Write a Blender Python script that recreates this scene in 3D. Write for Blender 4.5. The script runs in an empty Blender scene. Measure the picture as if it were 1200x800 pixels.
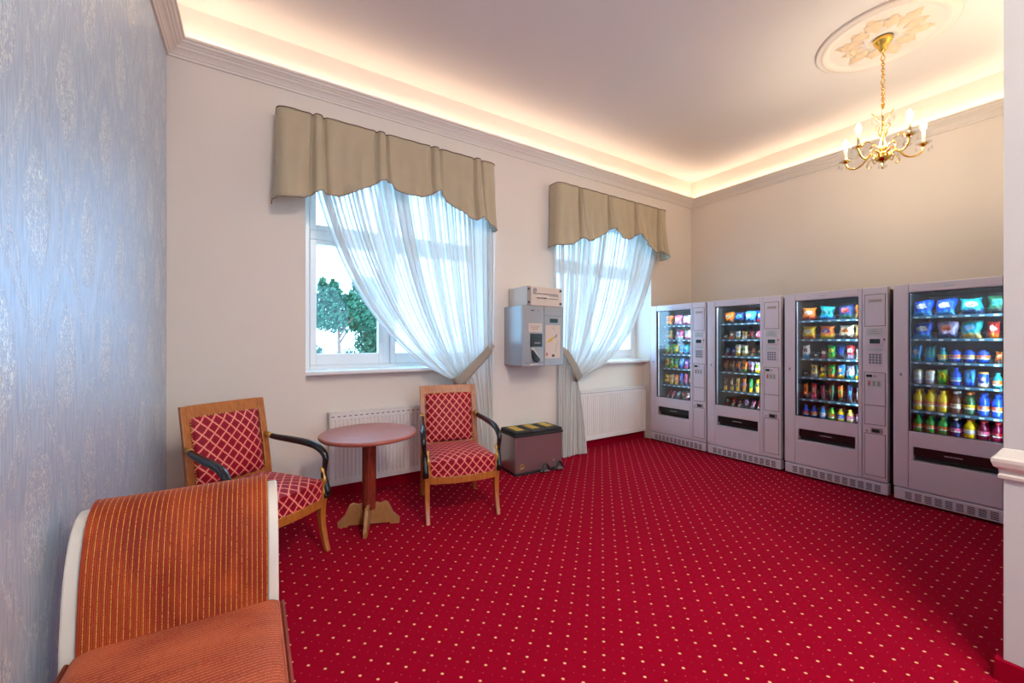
import bpy, math, random
from mathutils import Vector, Matrix
random.seed(7)
S = bpy.context.scene
COL = S.collection
PI = math.pi

# ------------------------------------------------------------------ camera
cam_data = bpy.data.cameras.new('camera')
cam = bpy.data.objects.new('camera', cam_data); COL.objects.link(cam)
cam.location = (0, 0, 1.35); cam.rotation_euler = (math.radians(90), 0, math.radians(-32.6))
cam_data.sensor_width = 36; cam_data.lens = 473 / 1200 * 36; cam_data.clip_start = 0.02; cam_data.clip_end = 400
S.camera = cam
# ------------------------------------------------------------------ world, exposure
SKY = (0.36, 0.67, 1.0); SKY_STRENGTH = 3.4
COVE = (1.0, 0.79, 0.58); COVE_STRENGTH = 6.8
BULB_STRENGTH = 150.0; FILL_LAMP_STRENGTH = 50.0; MACHINE_LIGHT = 42.0
W = bpy.data.worlds.new('world'); S.world = W; W.use_nodes = True
bg = W.node_tree.nodes['Background']
bg.inputs['Color'].default_value = (*SKY, 1); bg.inputs['Strength'].default_value = SKY_STRENGTH
S.view_settings.view_transform = 'Standard'; S.view_settings.look = 'None'
S.view_settings.gamma = 1; S.view_settings.exposure = 1.12; S.view_settings.use_curve_mapping = False
S.cycles.max_bounces = 10; S.cycles.diffuse_bounces = 6; S.cycles.glossy_bounces = 4
S.cycles.transparent_max_bounces = 24; S.cycles.use_denoising = True
S.cycles.sample_clamp_indirect = 6
S.cycles.caustics_reflective = False; S.cycles.caustics_refractive = False

# ------------------------------------------------------------------ node helpers
def srgb(*c):
    return tuple(((v / 255) / 12.92 if v / 255 <= .04045 else ((v / 255 + .055) / 1.055) ** 2.4) for v in c)
class N:
    def __init__(s, name):
        s.m = bpy.data.materials.new(name); s.m.use_nodes = True
        s.t = s.m.node_tree; s.n = s.t.nodes; s.b = s.n['Principled BSDF']; s.out = s.n['Material Output']
    def new(s, ty, **k):
        n = s.n.new(ty)
        for a, v in k.items(): setattr(n, a, v)
        return n
    def put(s, sock, v):
        if isinstance(v, bpy.types.NodeSocket): s.t.links.new(v, sock)
        elif isinstance(v, tuple) and len(v) == 3 and sock.type == 'RGBA': sock.default_value = (*v, 1)
        else: sock.default_value = v
    def math(s, op, a, b=0.0, c=0.0):
        n = s.new('ShaderNodeMath', operation=op)
        s.put(n.inputs[0], a); s.put(n.inputs[1], b); s.put(n.inputs[2], c)
        return n.outputs[0]
    def coord(s, kind='Object'):
        return s.new('ShaderNodeTexCoord').outputs[kind]
    def sep(s, v):
        n = s.new('ShaderNodeSeparateXYZ'); s.put(n.inputs[0], v); return n.outputs
    def scale(s, v, sc):
        n = s.new('ShaderNodeMapping'); s.put(n.inputs['Vector'], v); n.inputs['Scale'].default_value = sc; return n.outputs[0]
    def noise(s, v, scale, detail=3, dist=0.0):
        n = s.new('ShaderNodeTexNoise'); s.put(n.inputs['Vector'], v); n.inputs['Scale'].default_value = scale
        n.inputs['Detail'].default_value = detail; n.inputs['Distortion'].default_value = dist; return n.outputs[0]
    def ramp(s, f, lo, hi):
        n = s.new('ShaderNodeMapRange'); n.interpolation_type = 'SMOOTHSTEP'; s.put(n.inputs[0], f)
        n.inputs[1].default_value = lo; n.inputs[2].default_value = hi; return n.outputs[0]
    def mix(s, f, a, b):
        n = s.new('ShaderNodeMix', data_type='RGBA'); s.put(n.inputs[0], f); s.put(n.inputs[6], a); s.put(n.inputs[7], b)
        return n.outputs[2]
    def bump(s, h, strength=.3, dist=.01):
        n = s.new('ShaderNodeBump'); s.put(n.inputs['Height'], h); n.inputs['Strength'].default_value = strength
        n.inputs['Distance'].default_value = dist; s.t.links.new(n.outputs[0], s.b.inputs['Normal'])
    def set(s, color=None, rough=None, metal=None, spec=None, coat=None):
        if color is not None: s.put(s.b.inputs['Base Color'], color)
        if rough is not None: s.put(s.b.inputs['Roughness'], rough)
        if metal is not None: s.put(s.b.inputs['Metallic'], metal)
        if spec is not None: s.put(s.b.inputs['Specular IOR Level'], spec)
        if coat is not None: s.put(s.b.inputs['Coat Weight'], coat)
        return s
def plain(name, color, rough=.5, metal=0.0, vary=.08, scale=12, bump=0.0, coat=None):
    k = N(name); f = k.noise(k.coord(), scale, 4)
    c2 = tuple(v * (1 - vary) for v in color)
    k.set(k.mix(f, c2, color), rough, metal, coat=coat)
    if bump: k.bump(k.noise(k.coord(), scale * 12, 2), bump, .002)
    return k.m
def glow(name, color, strength):
    k = N(name); k.b.inputs['Emission Color'].default_value = (*color, 1)
    k.b.inputs['Emission Strength'].default_value = strength; k.set(color, .5)
    return k.m
def wood(name, light, dark, axis=(1, 1, 12), rough=.32):
    k = N(name); v = k.scale(k.coord(), tuple(22 / a for a in axis))
    f = k.noise(v, 3.0, 5, 1.2); k.set(k.mix(k.ramp(f, .3, .75), dark, light), rough, coat=.08); k.bump(f, .08, .002)
    return k.m

M = {}
# painted walls
def paint(name, color):
    k = N(name); f = k.noise(k.coord(), 1.3, 3); g = k.noise(k.coord(), 140, 3)
    k.set(k.mix(f, tuple(c * .96 for c in color), color), .75); k.bump(g, .12, .003); return k.m
M['wall'] = paint('cream_wall_paint', (.80, .73, .66))
M['pillar'] = paint('white_wall_paint', (.56, .55, .54))
M['ceiling'] = paint('ceiling_paint', (.82, .78, .76))
M['trim'] = paint('trim_paint', (.86, .79, .72))
# damask wallpaper on the left wall
k = N('damask_wallpaper'); X, Y, Z = k.sep(k.coord())
wn = k.noise(k.coord(), 9, 3, .6); wn2 = k.math('MULTIPLY', k.math('SUBTRACT', wn, .5), .16)
u = k.math('ADD', k.math('MULTIPLY', Y, 1 / .42), wn2); v = k.math('ADD', k.math('MULTIPLY', Z, 1 / .86), wn2)
cu = k.math('COSINE', k.math('MULTIPLY', u, 2 * PI)); cv = k.math('COSINE', k.math('MULTIPLY', v, 2 * PI))
pr = k.math('ADD', cu, cv)
flower = k.ramp(k.math('ABSOLUTE', pr), 1.15, 1.45)
ogee = k.math('SUBTRACT', 1.0, k.ramp(k.math('ABSOLUTE', k.math('SUBTRACT', k.math('ABSOLUTE', pr), .25)), .03, .22))
leaf = k.ramp(k.noise(k.scale(k.coord(), (1, 2.6, 1)), 38, 3, 2.2), .50, .56)
pat = k.math('MINIMUM', 1.0, k.math('MULTIPLY', k.math('ADD', flower, k.math('MULTIPLY', ogee, .8)), leaf))
streak = k.noise(k.scale(k.coord(), (1, 90, 7)), 1.6, 4, .4)
base = k.mix(k.ramp(streak, .3, .7), (.47, .59, .75), (.65, .76, .89))
col = k.mix(pat, base, (.86, .94, 1.0))
k.set(col, k.math('SUBTRACT', .46, k.math('MULTIPLY', pat, .16)), .5)
k.bump(k.math('ADD', k.math('MULTIPLY', streak, .35), k.math('MULTIPLY', pat, 1.4)), .6, .004); M['wallpaper'] = k.m
# carpet with a dotted diagonal lattice
def carpet(name, dots=True):
    k = N(name); X, Y, Z = k.sep(k.coord())
    fib = k.noise(k.coord(), 420, 2); big = k.noise(k.coord(), 1.1, 3)
    c = k.mix(big, (.29, .0, .014), (.37, .0, .021))
    c = k.mix(k.math('MULTIPLY', k.ramp(fib, .35, .7), .35), c, (.20, .0, .008))
    if dots:
        s = k.math('SUBTRACT', k.math('MULTIPLY', k.math('ADD', X, Y), 1 / .1135), .21)
        t = k.math('SUBTRACT', k.math('MULTIPLY', k.math('SUBTRACT', X, Y), 1 / .1135), .16)
        def cell(q, m=1.0, o=.5):
            q = k.math('ADD', k.math('MULTIPLY', q, m), o); return k.math('SUBTRACT', k.math('FRACT', q), .5)
        a, b = cell(s), cell(t)
        d = k.math('SQRT', k.math('ADD', k.math('MULTIPLY', k.math('MULTIPLY', a, a), 1.7), k.math('MULTIPLY', b, b)))
        m1 = k.math('SUBTRACT', 1.0, k.ramp(d, .055, .10))
        a2, b2 = cell(s, 1.0, 0.0), cell(t, 1.0, 0.5)
        d2 = k.math('SQRT', k.math('ADD', k.math('MULTIPLY', a2, a2), k.math('MULTIPLY', b2, b2)))
        m2 = k.math('SUBTRACT', 1.0, k.ramp(d2, .018, .045))
        a3, b3 = cell(s, 1.0, 0.0), cell(t, 1.0, 0.0)
        d3 = k.math('SQRT', k.math('ADD', k.math('MULTIPLY', a3, a3), k.math('MULTIPLY', b3, b3)))
        m3 = k.math('SUBTRACT', 1.0, k.ramp(d3, .02, .05))
        c = k.mix(k.math('MULTIPLY', m1, .95), c, (.95, .56, .30))
        c = k.mix(k.math('MULTIPLY', m2, .35), c, (.8, .25, .18))
        c = k.mix(k.math('MULTIPLY', m3, .25), c, (.7, .12, .12))
    k.set(c, .95, spec=.05); k.b.inputs['Sheen Weight'].default_value = .04
    k.b.inputs['Sheen Tint'].default_value = (1, .2, .4, 1)
    k.bump(fib, .5, .006); return k.m
M['carpet'] = carpet('red_dotted_carpet'); M['carpet_edge'] = carpet('red_carpet_skirting', False)
M['white'] = plain('white_lacquer', (.80, .80, .80), .3, vary=.03)
M['radiator'] = plain('radiator_enamel', (.80, .76, .74), .35, vary=.03)
M['sofa_white'] = plain('cream_lacquered_wood', (.70, .65, .58), .35, vary=.05)
M['black'] = plain('black_gloss', (.012, .012, .014), .22)
M['blackmat'] = plain('black_matte', (.015, .015, .017), .6)
M['machine'] = plain('silver_lilac_enamel', (.72, .68, .77), .36, .2, .04, 3)
M['machine_body'] = plain('machine_cabinet_grey', (.16, .13, .12), .5, .1)
M['inside'] = plain('machine_interior', (.022, .028, .034), .6)
M['slot'] = plain('vent_slot_dark', (.05, .05, .06), .7)
M['shelfstrip'] = plain('blue_grey_price_rail', (.04, .13, .20), .3)
M['tag'] = plain('white_price_tag', (.55, .62, .66), .5)
M['steel'] = plain('brushed_steel', (.42, .36, .37), .3, .8, .1, 30)
M['grey_metal'] = plain('grey_painted_metal', (.40, .40, .42), .38, .5, .05, 5)
M['sticker'] = plain('cream_sticker', (.70, .60, .52), .6)
M['ink'] = plain('dark_ink', (.06, .05, .06), .6)
M['redink'] = plain('red_ink', (.6, .12, .10), .6)
M['greyink'] = plain('grey_ink', (.33, .31, .35), .6)
M['yellow'] = plain('yellow_sticker', (.75, .50, .04), .5, vary=.3, scale=30)
M['gold'] = plain('polished_brass', (.93, .60, .13), .16, 1.0, .1)
M['dullgold'] = plain('gilded_wood', (.72, .42, .10), .35, .6, .35, 60)
M['wood'] = wood('honey_wood', (.50, .165, .030), (.36, .105, .018), (1, 1, 9))
M['mahogany'] = wood('mahogany_wood', (.28, .045, .022), (.15, .02, .012), (1, 1, 10), .25)
M['tabletop'] = wood('reddish_table_veneer', (.42, .125, .085), (.34, .09, .06), (9, 1, 1), .45)
M['mdf'] = wood('light_board_wood', (.40, .19, .07), (.33, .15, .05), (1, 1, 3), .4)
# fabrics
k = N('red_diamond_fabric'); U, V, _ = k.sep(k.coord('UV'))
wob = k.math('MULTIPLY', k.math('SUBTRACT', k.noise(k.coord('UV'), 40, 2), .5), .16)
s_ = k.math('ADD', k.math('ADD', k.math('MULTIPLY', U, 1 / .064), k.math('MULTIPLY', V, 1 / .074)), wob)
t_ = k.math('ADD', k.math('SUBTRACT', k.math('MULTIPLY', U, 1 / .064), k.math('MULTIPLY', V, 1 / .074)), wob)
def tri(q): return k.math('ABSOLUTE', k.math('SUBTRACT', k.math('FRACT', q), .5))
edge = k.math('MAXIMUM', tri(s_), tri(t_)); line = k.ramp(edge, .425, .46)
inner = k.ramp(edge, .30, .37)
c = k.mix(inner, (.24, .001, .014), (.52, .004, .045)); c = k.mix(k.math('MULTIPLY', line, .85), c, (.80, .44, .28))
k.set(c, .55, spec=.25); k.b.inputs['Sheen Weight'].default_value = .12; k.b.inputs['Sheen Tint'].default_value = (1, .2, .35, 1)
k.bump(edge, .3, .004); M['diamond'] = k.m; M['sofa_piping'] = plain('orange_piping', (.36, .05, .02), .7)
def cord(name, pitch, base, dark, goldc, amount):
    k = N(name); U, V, _ = k.sep(k.coord('UV'))
    f = k.math('FRACT', k.math('MULTIPLY', U, 1 / pitch)); tr = k.math('ABSOLUTE', k.math('SUBTRACT', f, .5))
    rib = k.math('ABSOLUTE', k.math('SUBTRACT', k.math('FRACT', k.math('MULTIPLY', U, 3 / pitch)), .5))
    wear = k.noise(k.scale(k.coord('UV'), (1, .35, 1)), 9, 4, .5)
    c = k.mix(k.ramp(wear, .35, .7), dark, base)
    c = k.mix(k.math('MULTIPLY', k.ramp(rib, .25, .5), .6), c, tuple(v * .35 for v in dark))
    br = k.ramp(k.noise(k.scale(k.coord('UV'), (1, 1, 1)), 260, 1), .35, .5)
    c = k.mix(k.math('MULTIPLY', k.math('MULTIPLY', k.math('SUBTRACT', 1.0, k.ramp(tr, .03, .12)), amount), br), c, goldc)
    k.set(c, .7, spec=.25); k.b.inputs['Sheen Weight'].default_value = .2; k.b.inputs['Sheen Tint'].default_value = (1, .45, .3, 1)
    k.bump(k.math('SUBTRACT', 1.0, rib), .4, .004); return k.m
M['cord_arm'] = cord('orange_striped_corduroy', .0148, (.42, .060, .014), (.24, .020, .008), (.62, .30, .05), .95)
M['cord_seat'] = cord('orange_fine_corduroy', .0120, (.50, .085, .036), (.30, .028, .014), (.74, .34, .13), .9)
k = N('beige_valance_fabric'); f = k.noise(k.coord(), 5, 3); g = k.noise(k.coord(), 380, 2)
k.set(k.mix(f, (.43, .36, .24), (.50, .43, .30)), .6); k.bump(g, .25, .002)
k.b.inputs['Sheen Weight'].default_value = .2; M['valance'] = k.m
M['piping'] = plain('dark_piping', (.20, .12, .08), .6)
M['tieback'] = plain('taupe_tieback_fabric', (.36, .32, .26), .6, bump=.2)
k = N('sheer_voile'); k.n.remove(k.b)
tl = k.new('ShaderNodeBsdfTranslucent'); df = k.new('ShaderNodeBsdfDiffuse'); tp = k.new('ShaderNodeBsdfTransparent')
tl.inputs[0].default_value = (.74, .80, .84, 1); df.inputs[0].default_value = (.95, .91, .84, 1)
a = k.new('ShaderNodeMixShader'); a.inputs[0].default_value = .55
k.t.links.new(tl.outputs[0], a.inputs[1]); k.t.links.new(df.outputs[0], a.inputs[2])
b = k.new('ShaderNodeMixShader'); th = k.noise(k.scale(k.coord('UV'), (60, .6, 1)), 3, 2)
k.put(b.inputs[0], k.math('ADD', .62, k.math('MULTIPLY', th, .26)))
k.t.links.new(tp.outputs[0], b.inputs[1]); k.t.links.new(a.outputs[0], b.inputs[2]); k.t.links.new(b.outputs[0], k.out.inputs[0])
M['sheer'] = k.m
def pane(name, tint, refl):
    k = N(name); k.n.remove(k.b); tp = k.new('ShaderNodeBsdfTransparent'); tp.inputs[0].default_value = (*tint, 1)
    gl = k.new('ShaderNodeBsdfGlossy'); gl.inputs['Roughness'].default_value = 0.0
    fr = k.new('ShaderNodeFresnel'); fr.inputs[0].default_value = 1.5
    mx = k.new('ShaderNodeMixShader'); bf = k.new('ShaderNodeNewGeometry').outputs['Backfacing']; k.put(mx.inputs[0], k.math('MULTIPLY', k.math('MULTIPLY', fr.outputs[0], refl), k.math('SUBTRACT', 1.0, bf)))
    k.t.links.new(tp.outputs[0], mx.inputs[1]); k.t.links.new(gl.outputs[0], mx.inputs[2]); k.t.links.new(mx.outputs[0], k.out.inputs[0])
    return k.m
M['glass'] = pane('window_glass', (.97, .99, .99), 1.0)
M['vglass'] = pane('machine_glass', (.96, .99, 1.0), 3.0)
M['crystal'] = pane('cut_crystal', (.93, .93, .93), 4.0)
M['cove'] = glow('cove_light', COVE, COVE_STRENGTH)
M['bulb'] = glow('candle_bulb', (1, .84, .62), BULB_STRENGTH)
M['candle'] = plain('ivory_candle_sleeve', (.85, .68, .42), .5)
M['corridor'] = glow('fill_lamp_glass', (1, .88, .76), FILL_LAMP_STRENGTH)  # glow of the unseen lamps added to raise the light level
M['mlight'] = glow('machine_fluorescent', (.62, .88, 1), MACHINE_LIGHT)
M['leafgreen'] = plain('tree_leaves', (.02, .16, .07), .6, vary=.6, scale=3)
M['bark'] = plain('tree_bark', (.30, .13, .10), .8)
M['ground'] = plain('pale_gravel', (.75, .75, .72), .9, vary=.2, scale=.2)
M['bush'] = plain('dark_bush_leaves', (.02, .10, .04), .6, vary=.5, scale=3)
M['lcd'] = plain('dark_display', (.02, .05, .05), .15)
M['key'] = plain('blue_grey_keys', (.13, .19, .28), .4)
M['plaster_relief'] = paint('rosette_plaster', (.84, .66, .46))

# ------------------------------------------------------------------ mesh helpers
class MB:
    def __init__(s): s.v = []; s.f = []; s.uv = None
    def box(s, x0, x1, y0, y1, z0, z1):
        i = len(s.v)
        s.v += [(x0, y0, z0), (x1, y0, z0), (x1, y1, z0), (x0, y1, z0), (x0, y0, z1), (x1, y0, z1), (x1, y1, z1), (x0, y1, z1)]
        s.f += [tuple(i + j for j in q) for q in ((0, 3, 2, 1), (4, 5, 6, 7), (0, 1, 5, 4), (1, 2, 6, 5), (2, 3, 7, 6), (3, 0, 4, 7))]
        return s
    def lathe(s, prof, n=16, c=(0, 0, 0), axis='z', cap=True):
        i = len(s.v)
        for r, h in prof:
            for k in range(n):
                a = 2 * PI * k / n; p = (r * math.cos(a), r * math.sin(a), h)
                if axis == 'x': p = (p[2], p[0], p[1])
                if axis == 'y': p = (p[1], p[2], p[0])
                s.v.append((c[0] + p[0], c[1] + p[1], c[2] + p[2]))
        for j in range(len(prof) - 1):
            for k in range(n):
                k2 = (k + 1) % n
                s.f.append((i + j * n + k, i + j * n + k2, i + (j + 1) * n + k2, i + (j + 1) * n + k))
        if cap:
            s.f.append(tuple(i + k for k in range(n))[::-1]); s.f.append(tuple(i + (len(prof) - 1) * n + k for k in range(n)))
        return s
    def tube(s, pts, r, n=8, cap=True, flat=1.0):
        i0 = len(s.v); pts = [Vector(p) for p in pts]
        rr = r if isinstance(r, (list, tuple)) else [r] * len(pts)
        up = Vector((0, 0, 1)); prev = None
        for j, p in enumerate(pts):
            d = (pts[min(j + 1, len(pts) - 1)] - pts[max(j - 1, 0)]).normalized()
            if prev is None: prev = d.cross(up) if abs(d.dot(up)) < .95 else d.cross(Vector((0, 1, 0)))
            a = (prev - d * prev.dot(d)).normalized(); b = d.cross(a).normalized(); prev = a
            for k in range(n):
                t = 2 * PI * (k + .5) / n; s.v.append(tuple(p + a * math.cos(t) * rr[j] + b * math.sin(t) * rr[j] * flat))
        for j in range(len(pts) - 1):
            for k in range(n):
                k2 = (k + 1) % n
                s.f.append((i0 + j * n + k, i0 + j * n + k2, i0 + (j + 1) * n + k2, i0 + (j + 1) * n + k))
        if cap:
            s.f.append(tuple(i0 + k for k in range(n))[::-1]); s.f.append(tuple(i0 + (len(pts) - 1) * n + k for k in range(n)))
        return s
    def prism(s, poly, t0, t1, axis='y'):
        """polygon in the two other axes, extruded along axis"""
        i = len(s.v); n = len(poly)
        for t in (t0, t1):
            for a, b in poly:
                s.v.append({'y': (a, t, b), 'x': (t, a, b), 'z': (a, b, t)}[axis])
        s.f.append(tuple(range(i, i + n))); s.f.append(tuple(range(i + n, i + 2 * n))[::-1])
        for k in range(n):
            k2 = (k + 1) % n; s.f.append((i + k, i + n + k, i + n + k2, i + k2))
        return s
    def grid(s, fn, nu, nv, uvfn=None):
        i = len(s.v)
        if uvfn and s.uv is None: s.uv = {}
        for b in range(nv + 1):
            for a in range(nu + 1):
                s.v.append(tuple(fn(a / nu, b / nv)))
                if uvfn: s.uv[len(s.v) - 1] = uvfn(a / nu, b / nv)
        for b in range(nv):
            for a in range(nu):
                q = i + b * (nu + 1) + a; s.f.append((q, q + 1, q + nu + 2, q + nu + 1))
        return s
    def build(s, name, mat, parent=None, loc=None, smooth=False, bevel=0, fix=True):
        me = bpy.data.meshes.new(name); me.from_pydata(s.v, [], s.f); me.materials.append(mat)
        if fix:
            import bmesh
            bm = bmesh.new(); bm.from_mesh(me); bmesh.ops.recalc_face_normals(bm, faces=bm.faces); bm.to_mesh(me); bm.free()
        if s.uv:
            l = me.uv_layers.new(name='UVMap')
            for lp in me.loops: l.data[lp.index].uv = s.uv.get(lp.vertex_index, (0, 0))
        me.update()
        if smooth: me.shade_smooth() if smooth is True else me.shade_auto_smooth(smooth) if hasattr(me, 'shade_auto_smooth') else me.shade_smooth()
        o = bpy.data.objects.new(name, me); COL.objects.link(o)
        if parent: o.parent = parent
        if loc: o.location = loc
        if bevel:
            b = o.modifiers.new('Bevel', 'BEVEL'); b.width = bevel; b.segments = 2; b.limit_method = 'ANGLE'; b.angle_limit = .8
        return o
def smooth_by_angle(o, deg=35):
    me = o.data
    me.shade_smooth()
    import bmesh
    bm = bmesh.new(); bm.from_mesh(me)
    for e in bm.edges:
        if len(e.link_faces) == 2 and e.calc_face_angle(0) > math.radians(deg): e.smooth = False
    bm.to_mesh(me); bm.free(); return o
def uvbox(o, swap=False):
    me = o.data; l = me.uv_layers.new(name='UVMap')
    for p in me.polygons:
        n = p.normal; a = max(range(3), key=lambda i: abs(n[i]))
        for li in p.loop_indices:
            c = me.vertices[me.loops[li].vertex_index].co
            uv = ((c.y, c.z), (c.x, c.z), (c.x, c.y))[a]
            l.data[li].uv = (uv[1], uv[0]) if swap else uv
    return o
def tag(o, label=None, cat=None, group=None, kind=None):
    if label: o['label'] = label
    if cat: o['category'] = cat
    if group: o['group'] = group
    if kind: o['kind'] = kind
    return o
def thing(name, label, cat, loc=(0, 0, 0), rz=0, group=None):
    o = bpy.data.objects.new(name, None); COL.objects.link(o); o.location = loc; o.rotation_euler = (0, 0, rz)
    o.empty_display_size = .1
    return tag(o, label, cat, group)
def copy_tree(o, parent=None):
    c = o.copy(); COL.objects.link(c); c.parent = parent
    for ch in list(o.children): copy_tree(ch, c)
    return c
def struct(name, mb, mat, parent=None, **k):
    o = mb.build(name, mat, parent, **k)
    if parent is None: tag(o, kind='structure')
    return o
def lerp(a, b, t): return a + (b - a) * t
def interp(tab, x):
    if x <= tab[0][0]: return tab[0][1]
    for (a, b), (c, d) in zip(tab, tab[1:]):
        if x <= c: return lerp(b, d, (x - a) / (c - a))
    return tab[-1][1]
def catmull(pts, n=6):
    P = [Vector(p) for p in pts]; P = [2 * P[0] - P[1]] + P + [2 * P[-1] - P[-2]]; out = []
    for i in range(1, len(P) - 2):
        for k in range(n):
            t = k / n; a, b, c, d = P[i - 1:i + 3]
            out.append(.5 * ((2 * b) + (c - a) * t + (2 * a - 5 * b + 4 * c - d) * t * t + (3 * b - a - 3 * c + d) * t ** 3))
    out.append(P[-2]); return out

# ------------------------------------------------------------------ room shell
LX, RX, WY, FY, PX, BY, CZ = -.514, 5.57, 3.68, .30, 2.52, -3.0, 3.74
N1, N2 = (.355, 2.09), (2.967, 4.645); NTOP = 2.95; SILL = 1.10; WINY = 3.95; BACKY = 3.82
struct('floor', MB().box(LX - .2, RX + .2, BY - .2, WY + .42, -.12, 0), M['carpet'])
struct('ceiling', MB().box(LX - .2, RX + .2, BY - .2, WY + .42, CZ, CZ + .15), M['ceiling'])
struct('wall_left', MB().box(LX - .2, LX, BY - .2, WY + .42, 0, CZ), M['wallpaper'])
struct('wall_right', MB().box(RX, RX + .2, FY, WY + .42, 0, CZ), M['wall'])
struct('wall_front', MB().box(PX, RX + .2, BY, FY, 0, CZ), M['pillar'])
struct('wall_back', MB().box(LX, .2, BY - .2, BY, 0, CZ).box(2.1, PX, BY - .2, BY, 0, CZ).box(.2, 2.1, BY - .2, BY, 0, .9).box(.2, 2.1, BY - .2, BY, 2.8, CZ), M['wall'])
added_wf = struct('window_3', MB().box(.2, .27, BY - .12, BY - .06, .9, 2.8).box(2.03, 2.1, BY - .12, BY - .06, .9, 2.8).box(1.11, 1.19, BY - .12, BY - .06, .9, 2.8).box(.27, 2.03, BY - .12, BY - .06, .9, .97).box(.27, 2.03, BY - .12, BY - .06, 2.73, 2.8), M['white'])  # window added in the unseen back wall to let in more daylight
w = MB()
w.box(LX, N1[0], WY, 4.1, 0, CZ).box(N1[1], N2[0], WY, 4.1, 0, CZ).box(N2[1], RX, WY, 4.1, 0, CZ)
for a, b in (N1, N2):
    w.box(a, b, WY, 4.1, NTOP, CZ).box(a, b, BACKY, 4.1, 0, SILL - .035)
struct('wall_window', w, M['wall'])
# cornice with its light trough, one piece per wall
loop = [(LX, BY), (LX, WY), (RX, WY), (RX, FY), (PX, FY), (PX, BY)]
prof = [(0, 3.352), (.014, 3.352), (.018, 3.366), (.026, 3.370), (.030, 3.378), (.044, 3.392), (.060, 3.402), (.064, 3.412), (.074, 3.416),
        (.082, 3.424), (.094, 3.430), (.100, 3.442), (.112, 3.446), (.114, 3.462), (.104, 3.464), (.100, 3.450), (.02, 3.446), (0, 3.446)]
def offset_loop(pts, p):
    out = []; n = len(pts)
    for i in range(n):
        a, b, c = Vector(pts[i - 1]), Vector(pts[i]), Vector(pts[(i + 1) % n])
        d1, d2 = (b - a).normalized(), (c - b).normalized()
        n1, n2 = Vector((d1.y, -d1.x)), Vector((d2.y, -d2.x))   # interior on the right of travel
        if abs(n1.dot(n2)) > .99: out.append(b + n1 * p)
        else: out.append(b + n1 * p + n2 * p)
    return out
rings = [(offset_loop(loop, p), z) for p, z in prof]
for i in range(6):
    j = (i + 1) % 6; m = MB()
    for ring, z in rings: m.v += [(*ring[i], z), (*ring[j], z)]
    for q in range(len(rings)):
        q2 = (q + 1) % len(rings); m.f.append((2 * q, 2 * q + 1, 2 * q2 + 1, 2 * q2))
    o = struct('trim_%d' % (i + 1), m, M['trim'])
    a, b = offset_loop(loop, .062)[i], offset_loop(loop, .062)[j]; d = (b - a).normalized(); nrm = Vector((d.y, -d.x))
    a2, b2 = a + d * .02, b - d * .02; m = MB()
    for z in (3.449, 3.459):
        for p in (a2, b2, b2 + nrm * .02, a2 + nrm * .02): m.v.append((p.x, p.y, z))
    m.f = [(0, 1, 2, 3), (4, 5, 6, 7), (0, 1, 5, 4), (1, 2, 6, 5), (2, 3, 7, 6), (3, 0, 4, 7)]
    m.build('light_strip', M['cove'], o)
# skirting and chair rail
def strip(name, a, b, t, z0, z1, mat, gap=0):
    (x0, y0), (x1, y1) = a, b; m = MB().box(min(x0, x1), max(x0, x1), min(y0, y1), max(y0, y1), z0, z1)
    return struct(name, m, mat, bevel=.004)
strip('baseboard_left', (LX, BY), (LX + .018, WY), 0, 0, .083, M['carpet_edge'])
bw = MB()
for a, b, y in ((LX + .018, N1[0], WY), (N1[0], N1[1], BACKY), (N1[1], N2[0], WY), (N2[0], N2[1], BACKY), (N2[1], RX, WY)):
    bw.box(a, b, y - .018, y, 0, .083)
struct('baseboard_window', bw, M['carpet_edge'])
strip('baseboard_right', (RX - .018, FY), (RX, WY - .018), 0, 0, .083, M['carpet_edge'])
struct('baseboard_front', MB().box(PX - .022, PX, BY, FY + .022, 0, .083).box(PX, RX - .02, FY, FY + .022, 0, .083), M['carpet_edge'])
rp = [(0, .806), (.012, .806), (.014, .818), (.008, .826), (.008, .838), (.024, .852), (.030, .872), (.030, .884), (.020, .892), (.004, .922), (0, .926)]
m = MB(); n = len(rp)
for pt in ((PX, BY, -1, 0), (PX, FY, -1, 1), (RX - .3, FY, 0, 1)):
    for p, z in rp: m.v.append((pt[0] + pt[2] * p, pt[1] + pt[3] * p, z))
for s_ in range(2):
    for q in range(n - 1): m.f.append((s_ * n + q, s_ * n + q + 1, (s_ + 1) * n + q + 1, (s_ + 1) * n + q))
struct('trim_7', m, M['sofa_white'], fix=False)
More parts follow.
